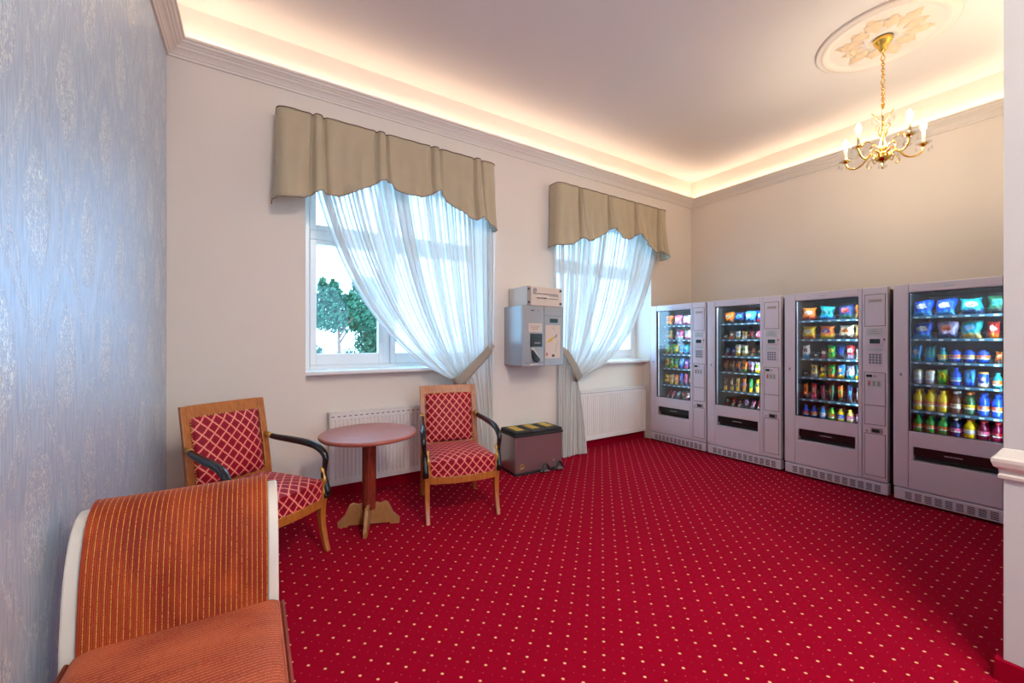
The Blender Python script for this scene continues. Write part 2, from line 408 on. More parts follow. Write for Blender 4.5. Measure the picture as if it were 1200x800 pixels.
# windows
def window(idx, nx):
    a, b = nx; y0, y1 = WINY, WINY + .06; top = NTOP; zb = SILL
    f = struct('window_%d' % idx, MB().box(a, a + .06, y0, y1, zb, top).box(b - .06, b, y0, y1, zb, top).box(a + .06, b - .06, y0, y1, zb, zb + .04).box(a + .06, b - .06, y0, y1, top - .06, top), M['white'], bevel=.006)
    MB().box(a + .06, b - .06, y0 - .012, y1, 2.25, 2.335).build('transom', M['white'], f, bevel=.008)
    MB().box(a + .70, a + .76, y0 + .004, y1, zb + .04, 2.25).build('mullion', M['white'], f, bevel=.006)
    MB().box(a + .70, a + .76, y0 + .004, y1, 2.335, top - .06).build('mullion', M['white'], f, bevel=.006)
    for (p, q, z0, z1) in ((a + .06, a + .70, zb + .04, 2.25), (a + .76, b - .06, zb + .04, 2.25), (a + .06, a + .70, 2.335, top - .06), (a + .76, b - .06, 2.335, top - .06)):
        t, bt = (.052, .10) if z0 < 2 else (.05, .05)
        s = MB().box(p, p + t, y0 - .01, y1 - .01, z0, z1).box(q - t, q, y0 - .01, y1 - .01, z0, z1).box(p + t, q - t, y0 - .01, y1 - .01, z0, z0 + bt).box(p + t, q - t, y0 - .01, y1 - .01, z1 - t * .7, z1).build('sash', M['white'], f, bevel=.005)
        MB().box(p + t, q - t, y0 + .012, y0 + .018, z0 + bt, z1 - t * .7).build('window_pane', M['glass'], s)
    h = MB().tube([(a + .725, y0 - .012, 1.62), (a + .725, y0 - .045, 1.62), (a + .725, y0 - .045, 1.50)], .008, 8).build('handle', M['white'], f, smooth=True)
    MB().box(a, b, 3.715, WINY, SILL - .035, SILL).build('window_sill', M['white'], f, bevel=.008)
window(1, N1); window(2, N2)
for x0, x1 in ((.27, 1.11), (1.19, 2.03)): MB().box(x0, x1, BY - .095, BY - .089, .97, 2.73).build('window_pane', M['glass'], added_wf)  # panes of the added back window

# ------------------------------------------------------------------ radiators
def radiator(x0, x1, label):
    r = thing('radiator', label, 'radiator', ((x0 + x1) / 2, 3.76, 0), 0, 'panel radiators under the windows')
    w = (x1 - x0) / 2; zb, zt = .115, .738; n = int(2 * w / .0333)
    m = MB(); cols = []
    for i in range(n):
        xa = -w + .015 + (2 * w - .03) * i / n; p = (2 * w - .03) / n
        cols += [(xa, -.036), (xa + p * .3, -.036), (xa + p * .42, -.029), (xa + p * .78, -.029), (xa + p * .9, -.036)]
    cols = [(-w, -.03), (-w + .01, -.036)] + cols + [(w - .01, -.036), (w, -.03)]
    # fluted zone fades to flat near top and bottom
    zs = [(zb, 0), (zb + .045, 0), (zb + .06, 1), (zt - .075, 1), (zt - .06, 0), (zt - .004, 0)]
    for z, k_ in zs:
        for x, y in cols: m.v.append((x, y if k_ or abs(y) < .0301 and abs(x) > w - .005 else -.036, z))
    c = len(cols)
    for j in range(len(zs) - 1):
        for i in range(c - 1): m.f.append((j * c + i, j * c + i + 1, (j + 1) * c + i + 1, (j + 1) * c + i))
    m.build('front_panel', M['radiator'], r, fix=False)
    MB().box(-w, w, .022, .038, zb, zt - .004).build('rear_panel', M['radiator'], r)
    MB().box(-w - .004, -w + .001, -.036, .04, zb + .01, zt).build('side_cover', M['radiator'], r, bevel=.002)
    MB().box(w - .001, w + .004, -.036, .04, zb + .01, zt).build('side_cover', M['radiator'], r, bevel=.002)
    g = MB().box(-w, w, -.037, -.030, zt - .004, zt).box(-w, w, -.006, .006, zt - .004, zt).box(-w, w, .032, .04, zt - .004, zt)
    nn = int(2 * w / .045)
    for i in range(nn + 1):
        x = -w + 2 * w * i / nn; g.box(x - .009, x + .009, -.036, .038, zt - .006, zt - .001)
    g.build('top_grille', M['radiator'], r)
    up, lo = MB(), MB()
    for i in range(nn):
        x = -w + 2 * w * (i + .5) / nn
        up.box(x - .011, x + .011, -.0378, -.0350, zt - .038, zt - .031); lo.box(x - .011, x + .011, -.0385, -.0350, zb + .026, zb + .034)
    tag(up.build('slot_row', M['slot'], r), kind='stuff'); tag(lo.build('weld_row', M['white'], r), kind='stuff')
    v = MB().tube([(w + .004, .0, .16), (w + .03, .0, .16), (w + .035, .0, .13), (w + .035, .0, .0)], .008, 8).build('pipe', M['radiator'], r, smooth=True)
    for x in (-w * .6, w * .6): MB().box(x - .02, x + .02, .038, .06, zb + .05, zt - .05).build('bracket', M['radiator'], r)
    return r
radiator(.546, 1.76, 'white fluted panel radiator behind the round table')
radiator(3.39, 4.588, 'white fluted panel radiator beside the vending machines')

# ------------------------------------------------------------------ valances and sheers
VP = [(0, 2.42), (.17, 2.44), (.255, 2.50), (.31, 2.53), (.36, 2.50), (.42, 2.505), (.52, 2.545), (.67, 2.63), (.75, 2.695), (.80, 2.71), (.85, 2.70), (.88, 2.66), (1.0, 2.625), (1.10, 2.622),
      (1.19, 2.66), (1.27, 2.715), (1.33, 2.69), (1.36, 2.64), (1.48, 2.58), (1.60, 2.515), (1.66, 2.51), (1.71, 2.545), (1.77, 2.53), (1.81, 2.505), (1.91, 2.475)]
def valance(x0, label, pleats, wide):
    global VP
    r = thing('valance', label, 'valance', (x0, 3.66, 2.4), 0, 'beige pleated window valances')
    L = 1.91; D = .16; cr = .06
    path = []   # (x, y, s_along_front)
    for i in range(5): path.append((0, -D * .8 * i / 4 * .78, 0))
    for i in range(1, 7):
        a = PI / 2 * i / 6; path.append((cr - cr * math.cos(a), -(D - cr) - cr * math.sin(a), cr - cr * math.cos(a)))
    nf = 260
    for i in range(1, nf): path.append((lerp(cr, L - cr, i / nf), -D, lerp(cr, L - cr, i / nf)))
    for i in range(0, 7):
        a = PI / 2 * i / 6; path.append((L - cr + cr * math.sin(a), -(D - cr) - cr * math.cos(a), L - cr + cr * math.sin(a)))
    for i in range(1, 5): path.append((L, -(D - cr) * (1 - i / 4), L))
    zt = 3.13; NV = 26; rng = random.Random(int(x0 * 100)); ph = [rng.random() * 6 for _ in range(6)]
    def fn(a, b):
        x, y, s = path[min(int(round(a * (len(path) - 1))), len(path) - 1)]
        zb = interp(VP, s); z = lerp(zt, zb, b)
        off = .0
        for p in pleats:
            d = s - p; w_ = wide[0] + (wide[1] - wide[0]) * b
            gr = .9 - .2 * b
            off += -.030 * gr * math.exp(-((d + w_) / .013) ** 2) - .030 * gr * math.exp(-((d - w_) / .013) ** 2)
            off += (.020 + .010 * b) * math.exp(-(d / (w_ * .75)) ** 4) + .016 * b * math.exp(-((abs(d) - w_ * 2.2) / .05) ** 2)
        off += b * b * (.022 * math.sin(s * 12 + ph[0]) + .014 * math.sin(s * 27 + ph[1] + b)) + b * .006 * math.sin(s * 55 + ph[3]) + .003 * math.sin(s * 40 + b * 7 + ph[2])
        flare = .05 * b * b
        front = 1 if (cr * .3 < s < L - cr * .3 and y < -.09) else 0
        yy = y - (off + flare) * (1 if front else .3)
        sgn = -1 if s < .03 else 1 if s > L - .03 else 0
        return (x + sgn * flare * .6, yy, z - 2.4)
    n = len(path) - 1
    o = MB().grid(fn, n, NV).build('valance_fabric', M['valance'], r, smooth=True)
    o.modifiers.new('Solidify', 'SOLIDIFY').thickness = .004
    top = [Vector(fn(i / n, 0)) + Vector((0, 0, 0)) for i in range(n + 1)]
    MB().tube(top, .005, 5).build('piping', M['piping'], r, smooth=True)
    MB().tube([Vector(fn(i / n, 1)) for i in range(n + 1)], .0028, 5).build('hem_cord', M['piping'], r, smooth=True)
    MB().box(.02, L - .02, -.095, -.005, .695, .71).build('pelmet_board', M['white'], r)
    return r
valance(.145, 'beige pleated valance over the window above the round table', (.285, .775, 1.265, 1.70), (.040, .052))
valance(2.85, 'beige pleated valance over the window beside the vending machines', (.33, .80, 1.28, 1.73), (.014, .050))

def curtain(label, T0, T1, C0, C1, G0, G1, B0, B1, gk, npl, tie, tperp, mirror):
    r = thing('curtain', label, 'curtain', (T1[0] if not mirror else T0[0], 3.60, 0), 0, 'white sheer curtains')
    ox = r.location.x; NU = npl * 10; NV = 64; rng = random.Random(npl)
    ph = [rng.random() * 2 * PI for _ in range(8)]
    def pos(u, v):
        T = lerp(Vector(T0), Vector(T1), u); C = lerp(Vector(C0), Vector(C1), u)
        g = gk(u); G = lerp(Vector(G0), Vector(G1), g); B = lerp(Vector(B0), Vector(B1), u)
        if v < .68:
            t = v / .68; return T * (1 - t) ** 2 + C * 2 * t * (1 - t) + G * t * t
        t = (v - .68) / .32; G2 = lerp(G, B, .5); G2.x = lerp(G.x, B.x, .75)
        return G * (1 - t) ** 2 + G2 * 2 * t * (1 - t) + B * t * t
    def fn(u, v):
        ww = u + .010 * math.sin(u * 21 + ph[0]) + .006 * math.sin(u * 47 + ph[1])
        ph_ = 2 * PI * npl * ww
        e = 1e-3; p = pos(u, v); q = pos(min(u + e, 1), v) if u < 1 - e else p * 2 - pos(u - e, v)
        wid = max((q - p).length / e, .02); lam = wid / npl
        amp = .030 * (.6 + .4 * math.sin(u * 9 + ph[2])) ; gat = math.exp(-((v - .68) / .10) ** 2); amp = amp * (1 - .55 * gat)
        low = max(0, (v - .75) / .25); amp *= 1 + .2 * low
        dirn = (q - p); dirn = dirn / max(dirn.length, 1e-6)
        sx = lam * .26 * math.sin(2 * ph_) * (1 + .3 * math.sin(u * 33 + v * 3))
        p2 = p + dirn * sx
        y = amp * math.cos(ph_) + .008 * math.sin(ph_ * .31 + v * 5 + ph[3])
        z = p2.y
        if v >= 1: z = max(z, .02)
        return (p2.x - ox, max(-.055, min(.06, y)), z)
    o = MB().grid(fn, NU, NV, lambda u, v: (u, v)).build('sheer_panel', M['sheer'], r, smooth=True, fix=False)
    path = catmull([(x - ox, y - 3.60, z) for x, y, z in tie], 8); tp = Vector(tperp); m = MB()
    nt = len(path) - 1
    def tf(a, b):
        i = int(round(a * nt)); wdt = lerp(.036, .050, math.sin(PI * a)); return path[i] + tp * wdt * (b - .5) * 2
    t = m.grid(tf, nt, 4).build('tieback', M['tieback'], r, smooth=True, fix=False)
    t.modifiers.new('Solidify', 'SOLIDIFY').thickness = .004
    hx = tie[0]; MB().lathe([(.012, 0), (.012, .03), (.018, .032), (.018, .04)], 12, (hx[0] - ox, hx[1] - 3.60 + .01, hx[2]), 'y').build('tieback_hook', M['gold'], r, smooth=True)
    return r
curtain('white sheer curtain swept to its right side, behind the chair by the bin', (.34, 3.05), (2.075, 3.05), (.59, 1.41), (2.075, 2.1), (1.655, .965), (2.062, 1.30), (1.66, .02), (2.075, .02),
        lambda u: u ** 3.0, 19, [(2.095, 3.655, 1.325), (1.97, 3.55, 1.235), (1.80, 3.515, 1.10), (1.68, 3.52, .99), (1.625, 3.56, .955), (1.66, 3.63, .985), (1.85, 3.66, 1.14), (2.09, 3.665, 1.325)], (-.60, 0, .80), False)
curtain('white sheer curtain swept to its left side, beside the coin machine', (2.90, 3.05), (4.76, 3.05), (2.91, 2.0), (4.35, 1.12), (2.955, 1.24), (3.20, .925), (2.95, .02), (3.36, .02),
        lambda u: 1 - (1 - u) ** 3.0, 17, [(2.94, 3.655, 1.31), (3.00, 3.55, 1.22), (3.08, 3.515, 1.09), (3.15, 3.51, .97), (3.215, 3.55, .91), (3.18, 3.63, .95), (3.05, 3.655, 1.12), (2.945, 3.665, 1.31)], (.80, 0, .60), True)

# ------------------------------------------------------------------ armchairs
def slab(fn, nx, ny):
    """closed cushion: fn(a,b,side) -> point"""
    m = MB(); m.grid(lambda a, b: fn(a, b, 0), nx, ny); m.grid(lambda a, b: fn(a, b, 1), nx, ny)
    n = (nx + 1) * (ny + 1)
    for i in range(nx):
        m.f.append((i, i + 1, n + i + 1, n + i)); q = ny * (nx + 1); m.f.append((q + i, n + q + i, n + q + i + 1, q + i + 1))
    for j in range(ny):
        a = j * (nx + 1); b = (j + 1) * (nx + 1); m.f.append((a, n + a, n + b, b)); m.f.append((a + nx, b + nx, n + b + nx, n + a + nx))
    return m
def make_armchair(label, loc, rz):
    c = thing('armchair', label, 'chair', loc, rz, 'wooden armchairs with diamond upholstery')
    # rear legs run on into the leaning back posts
    def rear(s):
        x0 = .235 * s
        pts = catmull([(x0, .30, 0), (x0, .262, .16), (x0, .245, .34), (x0 * .99, .262, .52), (x0 * .985, .30, .74), (x0 * .98, .345, .955)], 5)
        m = MB(); n = len(pts)
        for i, p in enumerate(pts):
            hw = .021 if i > n * .35 else lerp(.014, .021, i / (n * .35)); hd = lerp(.015, .018, min(1, i / 8)); hd = lerp(hd, .014, i / n)
            for a, b in ((-hw, -hd), (hw, -hd), (hw, hd), (-hw, hd)): m.v.append((p.x + a, p.y + b, p.z))
        for i in range(n - 1):
            for k_ in range(4): m.f.append((i * 4 + k_, i * 4 + (k_ + 1) % 4, i * 4 + 4 + (k_ + 1) % 4, i * 4 + 4 + k_))
        m.f += [(0, 1, 2, 3), tuple(4 * n - 4 + i for i in range(4))]
        return m.build('leg', M['wood'], c, bevel=.004)
    rear(-1); rear(1)
    for s in (-1, 1):
        m = MB(); n = 12
        for i in range(n + 1):
            z = .36 * i / n; hw = lerp(.014, .021, i / n); y = -.255 - .018 * math.sin(PI * (1 - i / n)) * .4 - .042 * (1 - i / n) ** 2 + .03 * math.sin(PI * i / n)
            for a, b in ((-hw, -hw), (hw, -hw), (hw, hw), (-hw, hw)): m.v.append((.272 * s + a, y + b, z))
        for i in range(n):
            for k_ in range(4): m.f.append((i * 4 + k_, i * 4 + (k_ + 1) % 4, i * 4 + 4 + (k_ + 1) % 4, i * 4 + 4 + k_))
        m.f += [(0, 1, 2, 3), tuple(4 * n + i for i in range(4))]
        m.build('leg', M['wood'], c, bevel=.004)
    # top rail and bottom rail of the back
    def ypost(z): return interp([(.34, .245), (.52, .262), (.74, .30), (.955, .345)], z)
    def rail(z0, z1, nm):
        m = MB(); n = 10
        for i in range(n + 1):
            x = lerp(-.212, .212, i / n); bow = .012 * (1 - (2 * i / n - 1) ** 2)
            for (z, dy) in ((z0, -.013), (z1, -.011), (z1, .011), (z0, .013)): m.v.append((x, ypost(z) + dy + bow, z))
        for i in range(n):
            for k_ in range(4): m.f.append((i * 4 + k_, i * 4 + (k_ + 1) % 4, i * 4 + 4 + (k_ + 1) % 4, i * 4 + 4 + k_))
        m.f += [(0, 1, 2, 3), tuple(4 * n + i for i in range(4))]
        m.build(nm, M['wood'], c, bevel=.003)
    rail(.885, .957, 'top_rail'); rail(.455, .485, 'lower_rail')
    def seatw(t): return lerp(.262, .215, t)   # half width, t=0 front
    # curved seat rail
    m = MB(); n = 14
    for i in range(n + 1):
        x = lerp(-.252, .252, i / n); bow = .035 * (1 - (2 * i / n - 1) ** 2)
        for z, dy in ((.285, .012), (.335, .012), (.335, -.012), (.285, -.012)): m.v.append((x, -.262 - bow + dy, z))
    for i in range(n):
        for k_ in range(4): m.f.append((i * 4 + k_, i * 4 + (k_ + 1) % 4, i * 4 + 4 + (k_ + 1) % 4, i * 4 + 4 + k_))
    m.f += [(0, 1, 2, 3), tuple(4 * n + i for i in range(4))]
    m.build('front_seat_rail', M['wood'], c, bevel=.003)
    for s in (-1, 1):
        m = MB().prism([(.262 * s, -.24), (.236 * s, -.24), (.212 * s, .235), (.238 * s, .235)], .285, .335, 'z'); m.build('side_seat_rail', M['wood'], c, bevel=.003)
    MB().box(-.215, .215, .235, .258, .285, .335).build('rear_seat_rail', M['wood'], c)
    # seat: upholstered base band and domed cushion
    def seat(z0, z1, dome, inset, nm, rnd):
        def fn(a, b, side):
            X_ = 2 * a - 1; t = b; w_ = seatw(t) - inset; y = lerp(-.262, .245, t) - .036 * (1 - X_ * X_) * (1 - t)
            e = (1 - abs(X_) ** 6) * (1 - abs(2 * t - 1) ** 6)
            if side == 0: z = z0
            else: z = z1 - rnd * (1 - e) + dome * (1 - X_ * X_) * (1 - (2 * t - 1) ** 2)
            return (X_ * w_, y + (inset if t < .5 else -inset) * (1 if t in (0, 1) else 0), z)
        o = slab(fn, 22, 20).build(nm, M['diamond'], c); uvbox(o); smooth_by_angle(o, 50)
        return o
    seat(.335, .388, 0, 0, 'seat_base', .0)
    seat(.388, .475, .018, -.004, 'seat_cushion', .022)
    # back cushion
    def fb(a, b, side):
        X_ = 2 * a - 1; z = lerp(.470, .89, b); e = (1 - abs(X_) ** 5) * (1 - abs(2 * b - 1) ** 6)
        y = ypost(z)
        return (X_ * .206, y - .008 - .034 * e if side == 0 else y + .010 + .012 * e, z)
    o = slab(fb, 20, 22).build('back_cushion', M['diamond'], c); uvbox(o); smooth_by_angle(o, 60)
    # brass nails
    m = MB()
    for i in range(26):
        x = lerp(-.2, .2, i / 25); m.lathe([(.0045, -.002), (.004, -.004), (.001, -.006)], 6, (x, ypost(.887) - .014, .887), 'y')
    for s in (-1, 1):
        for i in range(24):
            z = lerp(.50, .88, i / 23); m.lathe([(.0045, -.002), (.004, -.004), (.001, -.006)], 6, (.208 * s, ypost(z) - .016, z), 'y')
    for i in range(30):
        x = lerp(-.25, .25, i / 29); m.lathe([(.0045, -.001), (.004, -.003), (.001, -.005)], 6, (x, -.276 - .035 * (1 - (x / .252) ** 2) , .340), 'y')
    tag(m.build('nail_trim', M['gold'], c, smooth=True), kind='stuff')
    # black scroll arms with gilded collars
    for s in (-1, 1):
        pts = catmull([(.236 * s, .275, .705), (.25 * s, .20, .690), (.268 * s, .08, .682), (.282 * s, -.08, .672), (.292 * s, -.18, .650), (.298 * s, -.240, .60), (.294 * s, -.245, .54), (.288 * s, -.242, .48), (.286 * s, -.262, .42), (.286 * s, -.280, .37), (.286 * s, -.268, .345)], 6)
        n = len(pts); rr = [.0155 + .008 * math.sin(PI * min(1, i / (n * .62))) + (.006 * math.sin(PI * (i - n * .6) / (n * .4)) if i > n * .6 else 0) for i in range(n)]
        a_ = MB().tube(pts, rr, 10).build('arm', M['black'], c, smooth=True)
        MB().tube([(.236 * s, .285, .707), (.241 * s, .245, .699), (.245 * s, .225, .694)], [.018, .020, .017], 10).build('gilt_collar', M['dullgold'], a_, smooth=True)
        cap = catmull([(.268 * s, -.240, .53), (.268 * s, -.262, .50), (.266 * s, -.275, .46), (.266 * s, -.268, .41), (.268 * s, -.268, .365)], 4)
        k2 = MB().tube(cap, [.009 + .004 * math.sin(i * .9) for i in range(len(cap))], 8).build('gilt_capital', M['dullgold'], a_, smooth=True)
        MB().box(.262 * s - .012 * 1, .262 * s + .022, -.27, -.235, .34, .46).build('arm_support', M['wood'], a_, bevel=.006)
        MB().lathe([(.004, -.021), (.017, -.020), (.02, 0), (.017, .020), (.004, .021)], 14, (.285 * s, -.272, .352), 'x').build('scroll', M['black'], a_, smooth=True)
    return c
make_armchair('red diamond-patterned armchair with black arms, left of the round table near the sofa', (.015, 2.95, 0), math.radians(31.5))
make_armchair('red diamond-patterned armchair with black arms, right of the round table near the bin', (1.41, 3.067, 0), math.radians(-12.4))

# ------------------------------------------------------------------ round table
t = thing('round_table', 'small round reddish wooden pedestal table between the two armchairs', 'table', (.715, 3.07, 0), math.radians(-21))
MB().lathe([(.318, .655), (.334, .658), (.342, .666), (.342, .678), (.337, .684), (.327, .686), (.0, .686)], 72, cap=False).build('tabletop', M['tabletop'], t, smooth=True)
MB().lathe([(0, .655), (.319, .655)], 72, cap=False).build('underside', M['mahogany'], t)
MB().lathe([(.050, .125), (.050, .65), (.075, .655)], 12).build('pole', M['mahogany'], t)
half = [(.05, .165), (.075, .158), (.11, .170), (.135, .160), (.152, .125), (.17, .085), (.20, .055), (.218, .038), (.214, .0), (.15, .0), (.145, .012), (.05, .012)]
poly = half + [(-a, b) for a, b in reversed(half)]
MB().prism(poly, -.012, .012, 'y').build('foot_board', M['mdf'], t, bevel=.002)
for s in (-1, 1):
    MB().prism([(a * s, b) for a, b in [(.012, .02), (.012, .152)] + half[:-1]], -.012, .012, 'x').build('foot_board', M['mdf'], t, bevel=.002)

# ------------------------------------------------------------------ sofa bench in the left foreground
sf = thing('sofa', 'orange striped corduroy bench sofa with white frame along the wallpapered wall', 'sofa', (-.19, .9, 0))
def P(y): return y - .9
ap = [(1.652, .30), (1.654, .43), (1.660, .50), (1.672, .60), (1.690, .68), (1.712, .74), (1.742, .790), (1.785, .822), (1.835, .832), (1.885, .818), (1.915, .78), (1.915, .735), (1.885, .700), (1.850, .66), (1.825, .58), (1.815, .45), (1.815, .14)]
apc = [(p.x, p.y) for p in catmull([(a, b, 0) for a, b in ap], 5)]
def arm(flip, y_mirror):
    f = lambda y: (P(y) if not flip else P(y_mirror - (y - 1.65)))
    prf = [(f(a), b) for a, b in apc]
    m = MB(); acc = 0
    x0, x1 = -.243, .232; nx = 10; m.uv = {}
    for i, (y, z) in enumerate(prf):
        if i: acc += math.dist(prf[i], prf[i - 1])
        for j in range(nx + 1):
            X_ = lerp(x0, x1, j / nx); ed = .006 * (1 - abs(2 * j / nx - 1) ** 6)
            m.v.append((X_, y - (ed if not flip else -ed), z)); m.uv[len(m.v) - 1] = (X_, acc)
    for i in range(len(prf) - 1):
        for j in range(nx): q = i * (nx + 1) + j; m.f.append((q, q + 1, q + nx + 2, q + nx + 1))
    nm = MB(); m.build('arm_upholstery', M['cord_arm'], sf, smooth=True)
    inner = [(y + (.014 if not flip else -.014) * (1 if i < len(prf) * .6 else 0), z - .012 - .020 * min(1, max(0, (z - .5) / .25))) for i, (y, z) in enumerate(prf)]
    side = [(y, z) for y, z in inner] 
    for xa, xb in ((x0 - .040, x0), (x1, x1 + .034)):
        MB().prism(side, xa, xb, 'x').build('arm_side_board', M['sofa_white'], sf, bevel=.008)
arm(False, 0); arm(True, -.15)
def sfn(a, b, side):
    X_ = 2 * a - 1; x = lerp(-.262, .275, a); y = lerp(-.145, 1.66, b); e = (1 - abs(X_) ** 14)
    z = .31 if side == 0 else .452 - .030 * (1 - e) + .006 * math.sin(9 * y + 3 * a) * e - .006 * abs(X_) ** 3
    bulge = .006 * math.sin(PI * .5)
    return (x, P(y), z)
o = slab(sfn, 40, 40).build('seat_cushion', M['cord_seat'], sf); uvbox(o, True); smooth_by_angle(o, 60)
MB().tube([(.277, P(-.14), .424), (.278, P(.8), .424), (.277, P(1.655), .424)], .0055, 8).build('piping', M['sofa_piping'], sf, smooth=True)
MB().tube([(-.262, P(-.14), .424), (-.262, P(1.655), .424)], .0055, 8).build('piping', M['sofa_piping'], sf, smooth=True)
MB().box(-.26, .26, P(-.14), P(1.65), .22, .31).build('seat_frame', M['sofa_white'], sf, bevel=.006)
for x in (-.23, .21):
    for y in (-.15, 1.70): MB().lathe([(.018, 0), (.03, .14), (.035, .22)], 12, (x, P(y), 0)).build('leg', M['sofa_white'], sf, smooth=True)

# ------------------------------------------------------------------ pedal bin
b = thing('pedal_bin', 'brushed steel pedal bin with black lids standing against the wall pier', 'bin', (2.49, 3.515, 0), math.radians(-3))
MB().box(-.29, .29, -.165, .15, .02, .405).build('body', M['steel'], b, bevel=.018)
MB().box(-.287, .287, -.162, .147, 0, .022).build('base', M['blackmat'], b, bevel=.004)
MB().box(-.297, .297, -.172, .155, .385, .415).build('rim', M['blackmat'], b, bevel=.008)
for i, x in enumerate((-.195, .0, .195)):
    l = MB().box(x - .094, x + .094, -.165, .148, .415, .442).build('lid', M['blackmat'], b, bevel=.01)
    MB().box(x - .045, x + .045, -.11 + .02 * i, .11, .442, .4445).build('sticker', M['yellow'], l)
for x, a in ((.06, 0), (.235, 0)):
    MB().tube(catmull([(x - .07, -.19, .012), (x - .04, -.195, .03), (x - .02, -.19, .075), (x + .01, -.185, .085), (x + .035, -.19, .05), (x + .05, -.195, .018)], 4), .009, 8).build('pedal', M['black'], b, smooth=True)
    MB().box(x - .04, x + .03, -.225, -.165, .018, .028).build('pedal_plate', M['steel'], b, bevel=.003)
pm = MB().box(-.235, -.228, -.1675, -.164, .05, .11)
pm.tube([(-.235, -.1665, .108), (-.205, -.1665, .112), (-.188, -.1665, .10), (-.19, -.1665, .078), (-.225, -.1665, .068)], .004, 6)
pm.build('yellow_mark', M['yellow'], b)
MB().box(.165, .18, -.1675, -.164, .10, .115).build('small_sticker', M['sticker'], b)

# ------------------------------------------------------------------ coin machine on the pier, sign above it
c = thing('coin_machine', 'grey wall-mounted coin changer between the two windows', 'coin machine', (2.515, 3.68, 1.10))
w = .263; y0 = -.352
MB().box(-w, w, y0 + .012, 0, .0, .615).build('housing', M['grey_metal'], c, bevel=.006)
fr = MB().box(-w, .005, y0, y0 + .012, .0, .615).build('coin_door', M['grey_metal'], c, bevel=.004)
MB().box(.009, w, y0, y0 + .012, .0, .615).build('service_door', M['grey_metal'], c, bevel=.004)
def plate(name, mat, x0, x1, z0, z1, d=.003, par=c): return MB().box(x0, x1, y0 - d, y0 + .001, z0, z1).build(name, mat, par)
plate('seam', M['slot'], .02, .24, .515, .518, .001); plate('seam', M['slot'], -w + .03, .0, .035, .038, .001)
plate('display', M['lcd'], .08, .185, .445, .488)
s1 = plate('instruction_sticker', M['sticker'], -.19, -.025, .345, .435)
for i in range(3): plate('text_line', M['ink'], -.175 + .01 * i, -.045 - .015 * i, .405 - i * .016, .4085 - i * .016, .0036, s1)
plate('coin_tray', M['black'], -.17, -.02, .195, .33, .004)
MB().tube([(-.12, y0 - .004, .235), (-.05, y0 - .004, .235)], .008, 8).build('tray_lip', M['greyink'], c)
MB().prism([(-.155, .16), (-.14, .165), (-.11, .13), (-.06, .075), (-.055, .055), (-.09, .035), (-.13, .05), (-.15, .10)], y0 - .02, y0, 'y').build('return_chute', M['black'], c, bevel=.006)
MB().prism([(-.165, .185), (-.13, .185), (-.055, .09), (-.06, .075), (-.10, .12)], y0 - .005, y0 - .0, 'y').build('arrow_sticker', M['sticker'], c)
plate('coin_slot', M['ink'], -.16, -.12, .560, .570); plate('lock', M['greyink'], -.07, -.05, .558, .572)
plate('lower_label', M['sticker'], -.17, -.07, .008, .028)
ps = plate('poster', M['sticker'], .022, .215, .075, .42)
def mark(poly, mat, nm): MB().prism(poly, y0 - .0045, y0 - .0025, 'y').build(nm, mat, ps)
mark([(.035, .235), (.06, .262), (.10, .29), (.135, .305), (.14, .29), (.115, .27), (.095, .25), (.06, .24)], M['yellow'], 'printed_bee')
mark([(.135, .29), (.155, .32), (.175, .335), (.178, .31), (.165, .285)], M['greyink'], 'printed_bee_head')
mark([(.105, .11), (.13, .12), (.145, .10), (.125, .088), (.105, .095)], M['ink'], 'printed_spot')
mark([(.03, .10), (.05, .10), (.05, .135), (.03, .135)], M['redink'], 'printed_spot')
for i, (x, z) in enumerate([(.115, .38), (.125, .40), (.13, .37), (.14, .35), (.17, .26), (.178, .24), (.172, .22), (.165, .20), (.16, .18), (.155, .16), (.15, .14)]):
    mark([(x, z), (x + .010, z + .003), (x + .008, z + .011), (x - .002, z + .008)], M['greyink'], 'printed_dot')
sg = thing('wall_sign', 'white plastic sign box with small dark lettering above the coin changer', 'sign', (2.53, 3.68, 1.716))
MB().box(-.225, .225, -.352, -.02, 0, .195).build('box', M['sticker'], sg, bevel=.004)
MB().box(-.225, -.175, -.356, -.351, .0, .195).build('edge_strip', M['steel'], sg)
for x in (-.205, .205):
    for z in (.03, .165): MB().lathe([(.012, -.362), (.012, -.352)], 10, (x, 0, z), 'y').build('screw', M['ink'], sg)
MB().lathe([(.024, -.356), (.024, -.351)], 18, (-.125, 0, .155), 'y').build('printed_emblem', M['greyink'], sg)
rng = random.Random(3)
for z, x0, x1, hh, mt in ((.115, -.155, .17, .012, M['greyink']), (.10, .06, .17, .008, M['greyink']), (.072, -.10, .02, .014, M['ink']), (.072, .045, .17, .008, M['greyink'])):
    x = x0; m = MB()
    while x < x1:
        l = rng.uniform(.006, .014); m.box(x, x + l * .35, -.3545, -.351, z, z + hh); m.box(x, x + l, -.3545, -.351, z + hh * rng.random() * .8, z + hh * .8 + .0025); x += l + .004
    m.build('lettering', mt, sg)

